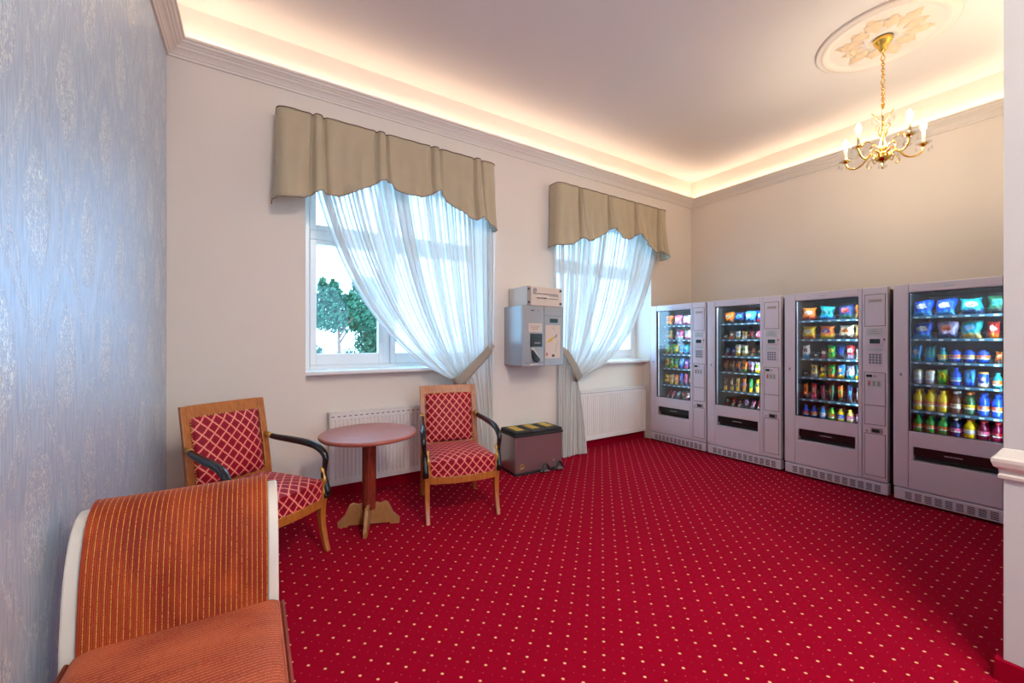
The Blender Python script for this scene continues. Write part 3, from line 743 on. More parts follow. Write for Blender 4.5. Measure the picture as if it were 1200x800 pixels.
# ------------------------------------------------------------------ vending machines
SH = [1.565, 1.375, 1.18, .99, .765, .578]
lanes = [.108 + .0735 * i for i in range(7)]
def make_machine(label, y):
    r = thing('vending_machine', label, 'vending machine', (4.6, y, 0), 0, 'row of silver snack vending machines')
    g = M['machine']; B = lambda m, u0, u1, d0, d1, z0, z1: m.box(d0, d1, -u1, -u0, z0, z1)
    m = MB(); B(m, .006, .022, .07, .86, .02, 1.81); B(m, .772, .794, .07, .86, .02, 1.81); B(m, .022, .772, .07, .86, 1.79, 1.81); B(m, .022, .772, .84, .86, .02, 1.79)
    m.build('cabinet', M['machine_body'], r)
    m = MB(); B(m, .022, .06, .07, .84, .56, 1.79); B(m, .617, .64, .07, .84, .56, 1.79); B(m, .06, .60, .07, .84, .55, .57); B(m, .06, .60, .78, .84, .57, 1.79); B(m, .06, .60, .07, .78, 1.772, 1.79)
    m.build('inner_liner', M['inside'], r)
    def p(name, u0, u1, z0, z1, d0=0, d1=.07, mat=g, bev=.006, par=r):
        m = MB(); B(m, u0, u1, d0, d1, z0, z1); return m.build(name, mat, par, bevel=bev)
    p('door_stile', 0, .094, .125, 1.83); p('door_top_rail', .096, .600, 1.757, 1.83); 
    lp = MB(); B(lp, .096, .600, 0, .07, .125, .365); B(lp, .096, .600, 0, .07, .480, .603); B(lp, .096, .124, 0, .07, .366, .479); B(lp, .578, .600, 0, .07, .366, .479)
    lp.build('door_lower_panel', g, r, bevel=.003)
    p('door_stile', .601, .627, .125, 1.83)
    p('control_panel', .629, .803, .125, 1.83, bev=.010)
    p('glass_pane', .096, .600, .605, 1.755, .018, .024, M['vglass'], 0)
    m = MB(); B(m, .0955, .1005, .008, .03, .605, 1.755); B(m, .5960, .6005, .008, .03, .605, 1.755); B(m, .10, .596, .008, .03, .605, .6095); B(m, .10, .596, .008, .03, 1.7505, 1.755)
    m.build('glass_gasket', M['blackmat'], r)
    f = p('delivery_flap', .126, .576, .405, .477, .012, .03, M['black'], .004); p('flap_pull', .30, .40, .436, .444, .006, .014, M['greyink'], .001, f)
    p('delivery_bin', .126, .576, .366, .404, .05, .06, M['blackmat'], 0)
    kp = p('kick_panel', .004, .806, .02, .117)
    for i in range(12):
        u = .075 + .0582 * i; m = MB()
        for j in range(5): B(m, u, u + .040, -.0012, .001, .036 + j * .0125, .0425 + j * .0125)
        m.build('vent_slots', M['slot'], kp)
    cp = [('cash_door', .648, .785, 1.487, 1.762), ('middle_panel', .648, .785, .79, 1.075), ('bill_door', .648, .785, .62, .785), ('lower_door', .648, .785, .17, .535)]
    for nm, a, b_, z0, z1 in cp:
        p('seam', a - .004, b_ + .004, z0 - .004, z1 + .004, -.0008, .002, M['slot'], 0); p(nm, a, b_, z0, z1, -.003, .002, g, .003)
    def lab(nm, u0, u1, z0, z1, mat, d=-.005, par=r, bev=0): return p(nm, u0, u1, z0, z1, d, .0, mat, bev, par)
    l1 = lab('logo_label', .672, .768, 1.690, 1.725, M['tag']); 
    for i in range(6): lab('label_mark', .680 + .014 * i, .689 + .014 * i, 1.698 + .004 * (i % 2), 1.716, M['redink'] if i % 2 else M['greyink'], -.006, l1)
    l2 = lab('notice_label', .662, .768, 1.400, 1.468, M['tag'])
    for i in range(3): lab('label_mark', .672 + .01 * i, .755 - .012 * i, 1.418 + .016 * i, 1.422 + .016 * i, M['greyink'], -.006, l2)
    lab('display_bezel', .665, .775, 1.315, 1.382, M['machine'], -.012, bev=.004); lab('display', .685, .755, 1.332, 1.372, M['lcd'], -.014)
    lab('coin_slot', .776, .786, 1.36, 1.375, M['ink'])
    lab('selection_label', .672, .768, 1.268, 1.292, M['tag'])
    kd = lab('keypad', .674, .766, 1.150, 1.248, M['machine'], -.006, bev=.002)
    for a in range(4):
        for b_ in range(4): lab('key', .680 + .022 * a, .694 + .022 * a, 1.157 + .023 * b_, 1.172 + .023 * b_, M['key'], -.010, kd)
    lab('bill_slot', .660, .700, 1.035, 1.058, M['lcd'], -.008); lab('bill_slot_light', .712, .725, 1.038, 1.054, M['greyink'], -.007)
    l3 = lab('coin_label', .664, .764, .950, 1.012, M['tag'])
    for i in range(3): lab('label_mark', .672 + .032 * i, .688 + .032 * i, .960, 1.000, M['redink'] if i == 0 else M['greyink'], -.006, l3)
    lab('coin_return', .690, .770, .545, .590, M['steel'], -.006, bev=.003); lab('return_opening', .700, .750, .552, .580, M['lcd'], -.009)
    lab('lock', .655, .668, .552, .565, M['steel'], -.010)
    lab('stile_lock', .042, .056, 1.06, 1.085, M['greyink'], -.004)
    lab('maker_badge', .30, .36, 1.785, 1.797, M['tag'], -.002)
    ml = MB(); B(ml, .12, .58, .075, .088, 1.762, 1.770); ml.build('light_tube', M['mlight'], r)
    ml = MB(); B(ml, .603, .615, .075, .086, .63, 1.74); ml.build('light_tube', M['mlight'], r)  # side tube added out of sight behind the stile to brighten the products
    for u in (.05, .77):
        for d in (.08, .80): MB().lathe([(.02, 0), (.02, .02)], 10, (d, -u, 0)).build('foot', M['blackmat'], r)
    for z in SH:
        m = MB(); B(m, .062, .598, .17, .77, z - .010, z); s = m.build('shelf', M['inside'], r)
        p('price_rail', .064, .597, z - .021, z - .001, .160, .1685, M['shelfstrip'], .002, s)
        for i, u in enumerate(lanes):
            p('price_tag', u - .013, u + .013, z - .019, z - .006, .157, .161, M['tag'], 0, s)
        m = MB()
        for u in [l - .0365 for l in lanes] + [lanes[-1] + .0365]: B(m, u - .001, u + .001, .19, .77, z, z + .035)
        m.build('lane_dividers', M['slot'], s)
        m = MB()
        for u in lanes:
            m.tube([(.34 + .40 * k_ / 42, -u + .028 * math.cos(k_ * PI / 3), z + .030 + .028 * math.sin(k_ * PI / 3)) for k_ in range(43)], .002, 3, False)
        tag(m.build('spiral_coil', M['steel'], s), kind='stuff')
    return r
MY = [3.653, 2.828, 1.988, 1.150]
MN = ['silver vending machine nearest the window', 'silver vending machine second from the window, full of bars', 'silver vending machine third from the window, with orange bags on top rows', 'silver vending machine nearest the white wall corner, holding large soda bottles']
mach = make_machine(MN[0], MY[0])
for i in range(1, 4):
    o = copy_tree(mach); o.location = (4.6, MY[i], 0); o['label'] = MN[i]
MS = ['of machine nearest window', 'of second machine from window', 'of third machine from window', 'of machine nearest white wall']

# printed wrappers: two colours and an oval emblem, broken up by noise
_pm = {}
def wrapper(base, second, logo):
    key = (base, second, logo)
    if key in _pm: return _pm[key]
    k = N('printed_wrapper_%d' % len(_pm)); X, Y, Z = k.sep(k.coord('Generated'))
    nz = k.noise(k.coord('Generated'), 5, 3, .8); n2 = k.noise(k.coord('Generated'), 16, 3, 1.5)
    dy = k.math('SUBTRACT', Y, .5); dz = k.math('SUBTRACT', Z, .56)
    d = k.math('SQRT', k.math('ADD', k.math('MULTIPLY', dy, dy), k.math('MULTIPLY', k.math('MULTIPLY', dz, dz), 1.8)))
    d = k.math('ADD', d, k.math('MULTIPLY', k.math('SUBTRACT', nz, .5), .55))
    c = k.mix(k.ramp(k.math('ADD', k.math('MULTIPLY', Z, .8), k.math('MULTIPLY', nz, .5)), .42, .52), second, base)
    c = k.mix(k.math('SUBTRACT', 1.0, k.ramp(d, .19, .23)), c, logo)
    c = k.mix(k.math('MULTIPLY', k.math('SUBTRACT', 1.0, k.ramp(d, .12, .15)), k.ramp(n2, .45, .55)), c, second)
    k.set(c, .28, .15); k.bump(n2, .35, .004); _pm[key] = k.m; return k.m
_sm = {}
def solid(c, rough=.15):
    key = (c, rough)
    if key not in _sm: _sm[key] = plain('product_colour_%d' % len(_sm), c, rough, vary=.12, scale=40, coat=.1)
    return _sm[key]
CL = dict(blue=(.0, .07, .60), lblue=(.03, .32, .78), teal=(.0, .30, .34), green=(.01, .34, .04), lime=(.16, .52, .01), yellow=(.95, .60, .0), orange=(.85, .17, .0), red=(.52, .01, .01),
          pink=(.70, .10, .25), white=(.80, .78, .74), brown=(.12, .04, .02), black=(.02, .02, .025), purple=(.12, .04, .25), lilac=(.45, .38, .62), gold=(.60, .38, .08), dgreen=(.01, .10, .04), navy=(.01, .03, .14), wine=(.13, .0, .02), cream=(.75, .62, .42))
HUE = dict(lblue='light blue', teal='teal', lime='lime green', dgreen='dark green', navy='navy', wine='dark red', cream='cream', gold='golden')
_proto = {}
def bag_mesh(w, h, t, seed):
    rng = random.Random(seed); ph = [rng.random() * 6 for _ in range(4)]
    def fn(a, b, side):
        X_ = 2 * a - 1; Z_ = 2 * b - 1
        e = (1 - abs(X_) ** 4) ** .7 * (1 - abs(Z_) ** 5) ** .8
        yy = X_ * w / 2 * (1 - .12 * math.cos(PI * Z_ / 2)); zz = h * b
        cr = .006 * math.sin(a * 13 + ph[0] + b * 5) * math.sin(b * 9 + ph[1]) + .004 * math.sin(a * 23 - b * 14 + ph[3])
        d = (t / 2 * e + cr * e) * (-1 if side == 0 else 1)
        yy += (.05 * w * math.sin(ph[0]) * math.sin(b * 3 + ph[1]) + .04 * w * math.sin(b * 8 + ph[2]) * X_); zz += .05 * h * math.sin(ph[2] + X_ * 1.6) * b
        if Z_ > .86: zz += .003 * math.sin(a * 30 + ph[2])
        return (d, yy, zz)
    return slab(fn, 10, 12)
def make_bag(kind, cols):
    w, h, t = dict(chips=(.128, .135, .07), snack=(.068, .132, .045), bar=(.042, .155, .022), small=(.058, .095, .03), stub=(.05, .055, .03), flat=(.045, .10, .02))[kind]
    return bag_mesh(w, h, t, hash(kind) % 7 if False else len(_proto)).build('snack_bag' if kind in ('chips', 'snack', 'small', 'stub') else 'snack_bar', wrapper(*[CL[c] for c in cols]), None, smooth=True)
def make_bottle(kind, cols):
    body, label, cap = [CL[c] for c in cols]
    if kind == 'bottle': pr = [(.0, .0), (.026, .0), (.0325, .006), (.033, .03), (.0305, .042), (.0305, .08), (.0335, .088), (.0335, .105), (.029, .128), (.019, .145), (.0125, .152), (.012, .160)]; lab = (.043, .080, .0315); cz = (.160, .176, .0145)
    elif kind == 'smallbottle': pr = [(.0, .0), (.024, .0), (.028, .005), (.028, .05), (.025, .075), (.014, .095), (.011, .104)]; lab = (.02, .06, .0287); cz = (.104, .118, .013)
    elif kind == 'shortbottle': pr = [(.0, .0), (.026, .0), (.0325, .006), (.0325, .028), (.030, .036), (.030, .070), (.0325, .078), (.031, .092), (.023, .112), (.013, .124), (.0115, .132)]; lab = (.037, .069, .0311); cz = (.132, .147, .014)
    elif kind == 'can': pr = [(.0, .0), (.024, .0), (.029, .006), (.029, .110), (.025, .118), (.0, .118)]; lab = (.01, .106, .0294); cz = (.1175, .120, .026)
    else: pr = [(.0, .0), (.03, .004), (.036, .03), (.036, .06), (.03, .085), (.012, .095)]; lab = (.03, .062, .0368); cz = (.095, .102, .012)
    r = bpy.data.objects.new({'can': 'drink_can', 'ball': 'candy_jar'}.get(kind, 'drink_bottle'), None); COL.objects.link(r); r.empty_display_size = .05
    MB().lathe(pr, 14, cap=False).build('body', solid(body), r, smooth=True)
    MB().lathe([(lab[2], lab[0]), (lab[2], lab[1])], 14, cap=False).build('label', wrapper(label, CL['white'] if cols[1] != 'white' else CL['lilac'], body), r, smooth=True)
    MB().lathe([(cz[2], cz[0]), (cz[2], cz[1]), (0.001, cz[1])], 12, cap=False).build('cap', solid(cap, .4), r, smooth=True)
    return r
ROWN = ['top shelf', 'second shelf', 'third shelf', 'fourth shelf', 'fifth shelf', 'bottom shelf']
ORD = ['first', 'second', 'third', 'fourth', 'fifth', 'sixth', 'seventh', 'eighth']
KN = dict(chips='wide crisp bag', snack='upright snack bag', bar='tall snack bar', small='small snack packet', stub='tiny snack packet', flat='leaning snack bar', bottle='soda bottle', shortbottle='drink bottle', smallbottle='small drink bottle', can='drink can', ball='round jar')
CAT = dict(chips='snack', snack='snack', bar='snack', small='snack', stub='snack', flat='snack', bottle='bottle', shortbottle='bottle', smallbottle='bottle', can='can', ball='jar')
def cn(c): return HUE.get(c, c)
def stock(mi, row, items, back=False):
    n = 0
    for k_, (y, kind, cols) in enumerate(items):
        key = (kind, cols); fresh = key not in _proto
        if fresh: _proto[key] = (make_bottle if kind in ('bottle', 'shortbottle', 'smallbottle', 'can', 'ball') else make_bag)(kind, cols)
        o = _proto[key] if fresh else copy_tree(_proto[key])
        d = dict(chips=.222, snack=.212, small=.21, stub=.21, bar=.205, flat=.235).get(kind, .215) + (.078 if back else 0)
        o.location = (4.6 + d, y, SH[row] + .0005)
        o.rotation_euler = (0, (.12 if kind in ('chips', 'snack', 'small') else .42 if kind == 'flat' else .04 if kind == 'bar' else 0), random.uniform(-.12, .12) if kind not in ('chips',) else random.uniform(-.16, .16))
        o['label'] = '%s %s %s%s, %s %s' % (cn(cols[0]), KN[kind], ORD[k_], ' in rear row' if back else ' from left', ROWN[row], MS[mi])
        o['category'] = CAT[kind]
        o['group'] = '%ss %s' % (CAT[kind], MS[mi])
def L4(mi): return [MY[mi] - l for l in lanes]
a = L4(3)
stock(3, 0, [(1.015, 'chips', ('blue', 'lblue', 'cream')), (.88, 'chips', ('blue', 'lblue', 'cream')), (.735, 'chips', ('teal', 'navy', 'cream')), (.60, 'chips', ('dgreen', 'black', 'teal'))])
stock(3, 1, [(1.015, 'chips', ('blue', 'lblue', 'cream')), (.872, 'chips', ('lilac', 'navy', 'orange')), (.738, 'chips', ('teal', 'gold', 'lblue')), (.623, 'snack', ('red', 'orange', 'white'))])
stock(3, 2, [(a[0] + .01, 'snack', ('lblue', 'teal', 'white')), (a[1], 'snack', ('teal', 'lblue', 'green')), (a[2], 'smallbottle', ('teal', 'yellow', 'lblue')), (a[3], 'ball', ('blue', 'orange', 'blue')), (a[4], 'ball', ('blue', 'gold', 'blue')), (a[5], 'ball', ('blue', 'orange', 'blue')), (a[6] , 'flat', ('orange', 'brown', 'cream'))])
stock(3, 3, [(a[0], 'can', ('cream', 'white', 'gold')), (a[1], 'can', ('cream', 'white', 'orange')), (a[2], 'snack', ('lime', 'green', 'yellow')), (a[3], 'shortbottle', ('blue', 'lblue', 'blue')), (a[4], 'snack', ('lblue', 'blue', 'teal')), (a[5], 'can', ('gold', 'blue', 'orange')), (a[6], 'smallbottle', ('teal', 'orange', 'teal'))])
r5 = [('yellow', 'orange', 'yellow')] * 3 + [('brown', 'cream', 'white'), ('dgreen', 'yellow', 'orange'), ('blue', 'orange', 'blue'), ('blue', 'orange', 'blue')]
r6 = [('green', 'orange', 'green')] * 3 + [('navy', 'pink', 'cream'), ('yellow', 'white', 'orange'), ('wine', 'pink', 'red'), ('wine', 'red', 'red')]
stock(3, 4, [(a[i], 'bottle', r5[i]) for i in range(7)]); stock(3, 5, [(a[i], 'shortbottle', r6[i]) for i in range(7)])
stock(3, 4, [(a[i] - .004, 'bottle', r5[i]) for i in range(7)], True)
stock(3, 5, [(a[i] - .004, 'shortbottle', (('teal', 'lblue', 'teal') if i < 3 else r6[i])) for i in range(7)], True)
b_ = L4(2)
stock(2, 0, [(1.855, 'chips', ('orange', 'red', 'white')), (1.70, 'chips', ('teal', 'lblue', 'dgreen')), (1.545, 'chips', ('navy', 'dgreen', 'red')), (1.415, 'chips', ('orange', 'gold', 'brown'))])
stock(2, 1, [(1.855, 'chips', ('yellow', 'orange', 'white')), (1.70, 'chips', ('orange', 'yellow', 'blue')), (1.545, 'chips', ('cream', 'brown', 'orange')), (1.415, 'chips', ('gold', 'orange', 'white'))])
stock(2, 2, [(b_[0], 'snack', ('white', 'lblue', 'red')), (b_[1] - .02, 'stub', ('black', 'brown', 'white')), (b_[2] - .01, 'small', ('brown', 'red', 'cream')), (b_[3], 'snack', ('green', 'lime', 'yellow')), (b_[4], 'snack', ('navy', 'black', 'blue')), (b_[5], 'snack', ('red', 'lilac', 'white')), (b_[6], 'small', ('white', 'cream', 'orange'))])
stock(2, 3, [(b_[0], 'stub', ('black', 'brown', 'white')), (b_[1], 'snack', ('gold', 'white', 'brown')), (b_[2], 'snack', ('black', 'yellow', 'gold')), (b_[3], 'snack', ('green', 'orange', 'dgreen')), (b_[4], 'snack', ('lblue', 'yellow', 'white')), (b_[5], 'snack', ('lilac', 'teal', 'white')), (b_[6], 'snack', ('teal', 'yellow', 'white'))])
stock(2, 4, [(b_[i], 'bar', q) for i, q in enumerate([('orange', 'black', 'red'), ('red', 'pink', 'cream'), ('wine', 'black', 'red'), ('dgreen', 'black', 'orange'), ('orange', 'black', 'green'), ('navy', 'black', 'teal'), ('white', 'red', 'cream')])])
stock(2, 5, [(b_[i], 'smallbottle', q) for i, q in enumerate([('blue', 'red', 'blue'), ('blue', 'orange', 'blue'), ('lblue', 'white', 'blue'), ('lime', 'orange', 'green'), ('yellow', 'blue', 'gold'), ('gold', 'pink', 'yellow'), ('pink', 'white', 'red')])])
c_ = L4(1)
stock(1, 0, [(2.685, 'chips', ('orange', 'brown', 'cream')), (2.565, 'chips', ('navy', 'black', 'lblue')), (2.44, 'chips', ('lblue', 'navy', 'white')), (2.31, 'chips', ('blue', 'red', 'white'))])
stock(1, 1, [(c_[i], 'small' if i else 'stub', q) for i, q in enumerate([('brown', 'black', 'cream'), ('brown', 'orange', 'cream'), ('white', 'gold', 'lblue'), ('gold', 'white', 'brown'), ('wine', 'black', 'red'), ('pink', 'brown', 'white'), ('red', 'gold', 'brown')])])
stock(1, 2, [(c_[i], 'snack' if i in (2, 3) else 'flat', q) for i, q in enumerate([('lblue', 'red', 'white'), ('blue', 'red', 'white'), ('white', 'yellow', 'gold'), ('cream', 'gold', 'green'), ('brown', 'gold', 'red'), ('dgreen', 'brown', 'gold')])])
stock(1, 3, [(c_[i], 'snack', q) for i, q in enumerate([('brown', 'black', 'orange'), ('brown', 'black', 'gold'), ('brown', 'navy', 'orange'), ('orange', 'green', 'brown'), ('lilac', 'brown', 'pink'), ('white', 'yellow', 'lime'), ('cream', 'lime', 'gold')])])
stock(1, 4, [(c_[i], 'bar', q) for i, q in enumerate([('brown', 'yellow', 'black'), ('brown', 'gold', 'cream'), ('gold', 'yellow', 'brown'), ('orange', 'gold', 'lblue'), ('green', 'yellow', 'lblue'), ('yellow', 'gold', 'teal'), ('gold', 'red', 'cream')])])
stock(1, 5, [(c_[i], 'flat', q) for i, q in enumerate([('brown', 'red', 'cream'), ('red', 'cream', 'brown'), ('wine', 'cream', 'brown'), ('lilac', 'brown', 'pink'), ('pink', 'white', 'brown'), ('red', 'white', 'pink'), ('brown', 'red', 'white')])])
d_ = L4(0)
stock(0, 0, [(3.52, 'chips', ('orange', 'gold', 'brown')), (3.38, 'chips', ('pink', 'lilac', 'white')), (3.245, 'chips', ('lilac', 'pink', 'white')), (3.12, 'chips', ('white', 'pink', 'lilac'))])
stock(0, 1, [(3.52, 'chips', ('gold', 'orange', 'brown')), (3.36, 'chips', ('pink', 'white', 'lilac')), (3.23, 'chips', ('cream', 'pink', 'white'))])
stock(0, 2, [(d_[i], 'snack', q) for i, q in enumerate([('lime', 'yellow', 'white'), ('green', 'gold', 'yellow'), ('yellow', 'green', 'white'), ('lblue', 'white', 'teal'), ('teal', 'lblue', 'white'), ('lilac', 'lblue', 'white')])])
stock(0, 3, [(d_[i], 'snack', q) for i, q in enumerate([('yellow', 'green', 'red'), ('green', 'lime', 'white'), ('green', 'yellow', 'blue'), ('lblue', 'blue', 'white'), ('purple', 'pink', 'lilac'), ('lilac', 'red', 'purple')])])
stock(0, 4, [(d_[i], 'bar' if i in (3, 4) else 'snack', q) for i, q in enumerate([('yellow', 'brown', 'red'), ('cream', 'yellow', 'orange'), ('orange', 'gold', 'cream'), ('blue', 'brown', 'cream'), ('pink', 'navy', 'red'), ('red', 'blue', 'cream')])])
stock(0, 5, [(d_[i], 'flat', q) for i, q in enumerate([('red', 'white', 'brown'), ('pink', 'cream', 'brown'), ('teal', 'navy', 'white'), ('red', 'brown', 'cream'), ('white', 'pink', 'red'), ('pink', 'blue', 'white')])])

# ------------------------------------------------------------------ ceiling rosette and chandelier
CX, CY = 4.16, 1.10
m = MB().lathe([(.425, CZ), (.425, CZ - .012), (.41, CZ - .022), (.395, CZ - .014), (.385, CZ - .026), (.365, CZ - .030), (.345, CZ - .018), (.335, CZ - .010), (.33, CZ - .008), (.12, CZ - .008), (.105, CZ - .018), (.085, CZ - .020), (.075, CZ - .012), (.0, CZ - .012)], 72, cap=False)
ro = thing('ceiling_rosette', 'round cream plaster rosette with leaf relief around the chandelier canopy', 'ceiling rosette', (CX, CY, CZ))
m.v = [(x, y, z - CZ) for x, y, z in m.v]; m.build('moulding_ring', M['trim'], ro, smooth=True)
for k_ in range(12):
    a = 2 * PI * k_ / 12; big = k_ % 2 == 0; mm = MB()
    L_ = .19 if big else .15; r0 = .115
    def lf(u, v):
        rr_ = r0 + L_ * u; wd = .052 * math.sin(PI * min(1, u * .96 + .03)) * (1 + .25 * math.sin(u * 22)); s = (v - .5) * 2 * wd
        z = -.010 - .016 * (1 - (2 * v - 1) ** 2) * math.sin(PI * u) - .004 * math.cos(u * 25)
        return (math.cos(a) * rr_ - math.sin(a) * s, math.sin(a) * rr_ + math.cos(a) * s, z)
    mm.grid(lf, 16, 6).build('plaster_leaf', M['plaster_relief'], ro, smooth=True)
ch = thing('chandelier', 'brass five-arm candle chandelier with crystal drops hanging from the ceiling rosette', 'chandelier', (CX, CY, 2.70))
def cz(z): return z - 2.70
MB().lathe([(.0, cz(3.725)), (.058, cz(3.725)), (.062, cz(3.712)), (.056, cz(3.695)), (.036, cz(3.672)), (.032, cz(3.66)), (.024, cz(3.635)), (.012, cz(3.622)), (.0, cz(3.620))], 24, cap=False).build('canopy', M['gold'], ch, smooth=True)
z = 3.615; k_ = 0
lk = None
while z > 3.20:
    big = k_ in (1, 9); R_ = .021 if big else .0135; r_ = .012 if big else .0085
    pts = [(r_ * math.cos(t * 2 * PI / 12), 0, R_ * math.sin(t * 2 * PI / 12)) for t in range(13)]
    o = MB().tube(pts, .0040, 6, False).build('chain_link', M['gold'], ch, smooth=True)
    o.location = (0, 0, cz(z - R_)); o.rotation_euler = (0, 0, PI / 2 * (k_ % 2) + .4); z -= 2 * R_ - .0055; k_ += 1
MB().lathe([(.004, cz(3.21)), (.010, cz(3.19)), (.006, cz(3.17)), (.009, cz(3.12)), (.006, cz(3.06)), (.010, cz(3.0)), (.015, cz(2.97)), (.008, cz(2.94)), (.012, cz(2.90)), (.022, cz(2.87)), (.012, cz(2.84)), (.018, cz(2.82)), (.050, cz(2.805)), (.055, cz(2.795)), (.042, cz(2.775)), (.018, cz(2.762)), (.006, cz(2.752)), (.0, cz(2.750))], 20).build('stem', M['gold'], ch, smooth=True)
MB().lathe([(.0, cz(2.752)), (.006, cz(2.748)), (.010, cz(2.738)), (.016, cz(2.722)), (.012, cz(2.706)), (.0, cz(2.700))], 14, cap=False).build('crystal_finial', M['crystal'], ch, smooth=True)
def drop(par, x, y, z, s=1.0):
    MB().tube([(x, y, z + .022 * s), (x, y, z)], .0008, 4).lathe([(.0, 0), (.004 * s, -.004 * s), (.008 * s, -.018 * s), (.005 * s, -.030 * s), (.0, -.035 * s)], 8, (x, y, z), cap=False).build('crystal_drop', M['crystal'], par)
for k_ in range(5):
    a = math.radians(15.4 + 72 * k_); R = lambda rr, zz: (rr * math.cos(a), rr * math.sin(a), cz(zz))
    pts = catmull([R(.03, 2.80), R(.06, 2.835), R(.095, 2.83), R(.13, 2.785), R(.18, 2.768), R(.225, 2.79), R(.24, 2.835)], 6)
    am = MB().tube(pts, [.0080] * 8 + [.0068] * (len(pts) - 8), 8).build('arm', M['gold'], ch, smooth=True)
    e = R(.24, 2.85)
    MB().lathe([(.0, -.016), (.010, -.014), (.022, -.004), (.030, .004), (.028, .006), (.014, .0), (.0, 0)], 16, e, cap=False).build('drip_cup', M['gold'], am, smooth=True)
    MB().lathe([(.014, -.002), (.036, .002), (.048, .010), (.047, .012), (.034, .005), (.014, .001)], 18, e, cap=False).build('glass_dish', M['crystal'], am, smooth=True)
    MB().lathe([(.0105, 0), (.0105, .105), (.004, .107)], 12, e).build('candle_sleeve', M['candle'], am, smooth=True)
    MB().lathe([(.006, .105), (.014, .118), (.018, .135), (.015, .155), (.007, .175), (.001, .185)], 12, e).build('bulb', M['bulb'], am, smooth=True)
    for q in (-.55, .55, PI):
        drop(am, e[0] + .044 * math.cos(a + q), e[1] + .044 * math.sin(a + q), e[2] - .020)
    MB().tube(catmull([R(.04, 2.81), R(.075, 2.80), R(.10, 2.76), R(.085, 2.735), R(.07, 2.75)], 5), .0035, 6).build('lower_scroll', M['gold'], am, smooth=True)
    a2 = a + .63; R2 = lambda rr, zz: (rr * math.cos(a2), rr * math.sin(a2), cz(zz))
    # upper leaf sprays carrying drops
    MB().tube(catmull([R2(.010, 2.84), R2(.05, 2.90), R2(.095, 2.935), R2(.125, 2.92), R2(.12, 2.895)], 5), [.004] * 10 + [.006] * 6 + [.003] * 5, 6).build('leaf_spray', M['gold'], ch, smooth=True)
    MB().tube(catmull([R2(.008, 3.06), R2(.035, 3.10), R2(.065, 3.145), R2(.075, 3.15)], 5), [.003] * 6 + [.005] * 7 + [.002] * 3, 6, flat=.5).build('leaf_spray', M['gold'], ch, smooth=True)
    MB().tube(catmull([R2(.010, 2.95), R2(.035, 2.99), R2(.045, 3.03), R2(.030, 3.05)], 4), .0028, 6).build('small_scroll', M['gold'], ch, smooth=True)
    drop(ch, *R2(.12, 2.865)); drop(ch, *R2(.065, 3.10), 1.1); drop(ch, *R2(.155, 2.86), 1.2); drop(ch, *R(.10, 2.785), 1.1)

# ------------------------------------------------------------------ unseen lamps added behind the camera as fill light
for ly, lb in ((-.8, 'added opal fill lamp on the passage ceiling, nearer the sofa'), (-2.2, 'added opal fill lamp on the passage ceiling, farther from the sofa')):
    cl = thing('added_fill_lamp', lb, 'lamp', (1.0, ly, CZ), 0, 'added fill lamps in the passage')
    MB().lathe([(.30, 0), (.30, -.03), (.27, -.04)], 32).build('fill_lamp_rim', M['gold'], cl, smooth=True)
    MB().lathe([(.27, -.035), (.25, -.075), (.18, -.11), (.08, -.13), (.001, -.135)], 32).build('fill_lamp_shade', M['corridor'], cl, smooth=True)

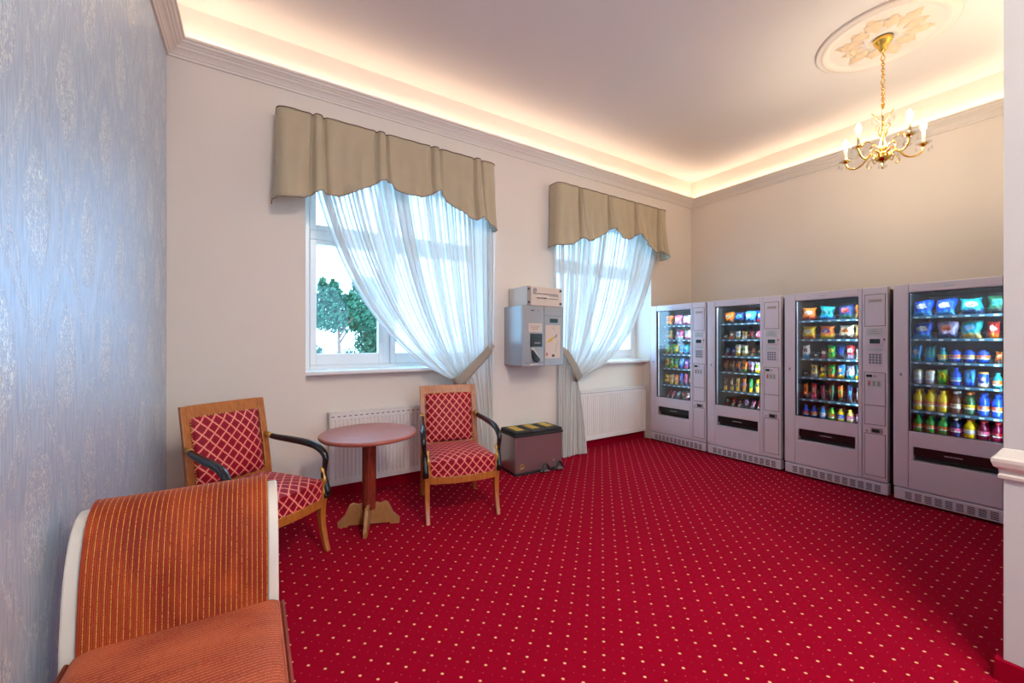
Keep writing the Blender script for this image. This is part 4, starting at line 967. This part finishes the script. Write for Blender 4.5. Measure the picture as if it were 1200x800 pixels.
# ------------------------------------------------------------------ outside the window
struct('ground', MB().box(-150, 250, 4.6, 300, -.7, -.6), M['ground'])
def leaves(m, c, R_, n, sz, rng):
    for _ in range(n):
        d = Vector((rng.gauss(0, 1), rng.gauss(0, 1), rng.gauss(0, 1))).normalized() * (rng.random() ** .4)
        p = Vector((c[0] + d.x * R_[0], c[1] + d.y * R_[1], c[2] + d.z * R_[2])); a = Vector((rng.gauss(0, 1), rng.gauss(0, 1), rng.gauss(0, 1))).normalized()
        b = a.orthogonal().normalized(); e = a.cross(b); s = sz * rng.uniform(.6, 1.3); i = len(m.v)
        m.v += [tuple(p - b * s), tuple(p + e * s * .5), tuple(p + b * s), tuple(p - e * s * .5)]; m.f.append((i, i + 1, i + 2, i + 3))
def tree(label, x, y, blobs, trunk_r, seed, zt):
    rng = random.Random(seed); r = thing('tree', label, 'tree', (x, y, -.6), 0, 'trees outside the window')
    tk = MB().tube(catmull([(0, 0, 0), (.04, 0, .9), (-.03, 0, 1.9), (.0, 0, zt)], 5), [trunk_r * (1 - .04 * i) for i in range(16)], 8)
    for i in range(6):
        a = rng.random() * 6; tk.tube([(0, 0, 1.9 + i * .18), (math.cos(a) * .4, math.sin(a) * .4, 2.3 + i * .2), (math.cos(a) * .8, math.sin(a) * .8, 2.5 + i * .2)], [trunk_r * .4, trunk_r * .3, trunk_r * .1], 5)
    tk.build('trunk', M['bark'], r, smooth=True); m = MB()
    for c, R_ in blobs: leaves(m, c, R_, int(3000 * R_[0] * R_[2] + 150), .075, rng)
    m.build('foliage', M['leafgreen'], r, fix=False)
tree('green leafy tree with slim reddish trunk seen through the left window pane', 2.33, 13.94,
     [((.0, 0, 2.75), (1.15, .8, .52)), ((-.85, 0, 2.75), (.45, .5, .42)), ((.8, 0, 2.65), (.5, .5, .35)), ((-.30, 0, 3.35), (.48, .4, .40)), ((-.50, 0, 3.72), (.14, .14, .26)), ((-.18, 0, 3.70), (.16, .14, .26)), ((.35, 0, 3.25), (.42, .4, .32))], .085, 1, 2.9)
tree('second green tree behind the sheer curtain, right of the slim-trunked tree', 3.75, 15.6,
     [((0, 0, 3.0), (1.0, .9, .9)), ((-.3, 0, 3.9), (.5, .5, .5)), ((.5, 0, 3.7), (.5, .5, .5)), ((.1, 0, 2.0), (.8, .7, .6))], .12, 2, 3.0)
def bush(label, x, y, R_, n, z0):
    r = thing('bush', label, 'bush', (x, y, -.6), 0, 'bushes outside the window'); m = MB(); leaves(m, (0, 0, R_[2] * .95), R_, n, .08, random.Random(int(x * 10)))
    m.build('foliage', M['bush'], r, fix=False); MB().tube([(0, 0, 0), (.02, 0, R_[2])], .04, 6).build('stem', M['bark'], r)
bush('dark green bush at the lower right of the left window pane', 3.28, 13.3, (.45, .45, 1.15), 1900, 0)
bush('small green bush at the lower left of the left window pane', 1.95, 16.6, (.42, .4, .98), 900, 0)
bush('low green shrub beyond the slim-trunked tree', 4.6, 24, (1.1, .8, .80), 1100, 0)
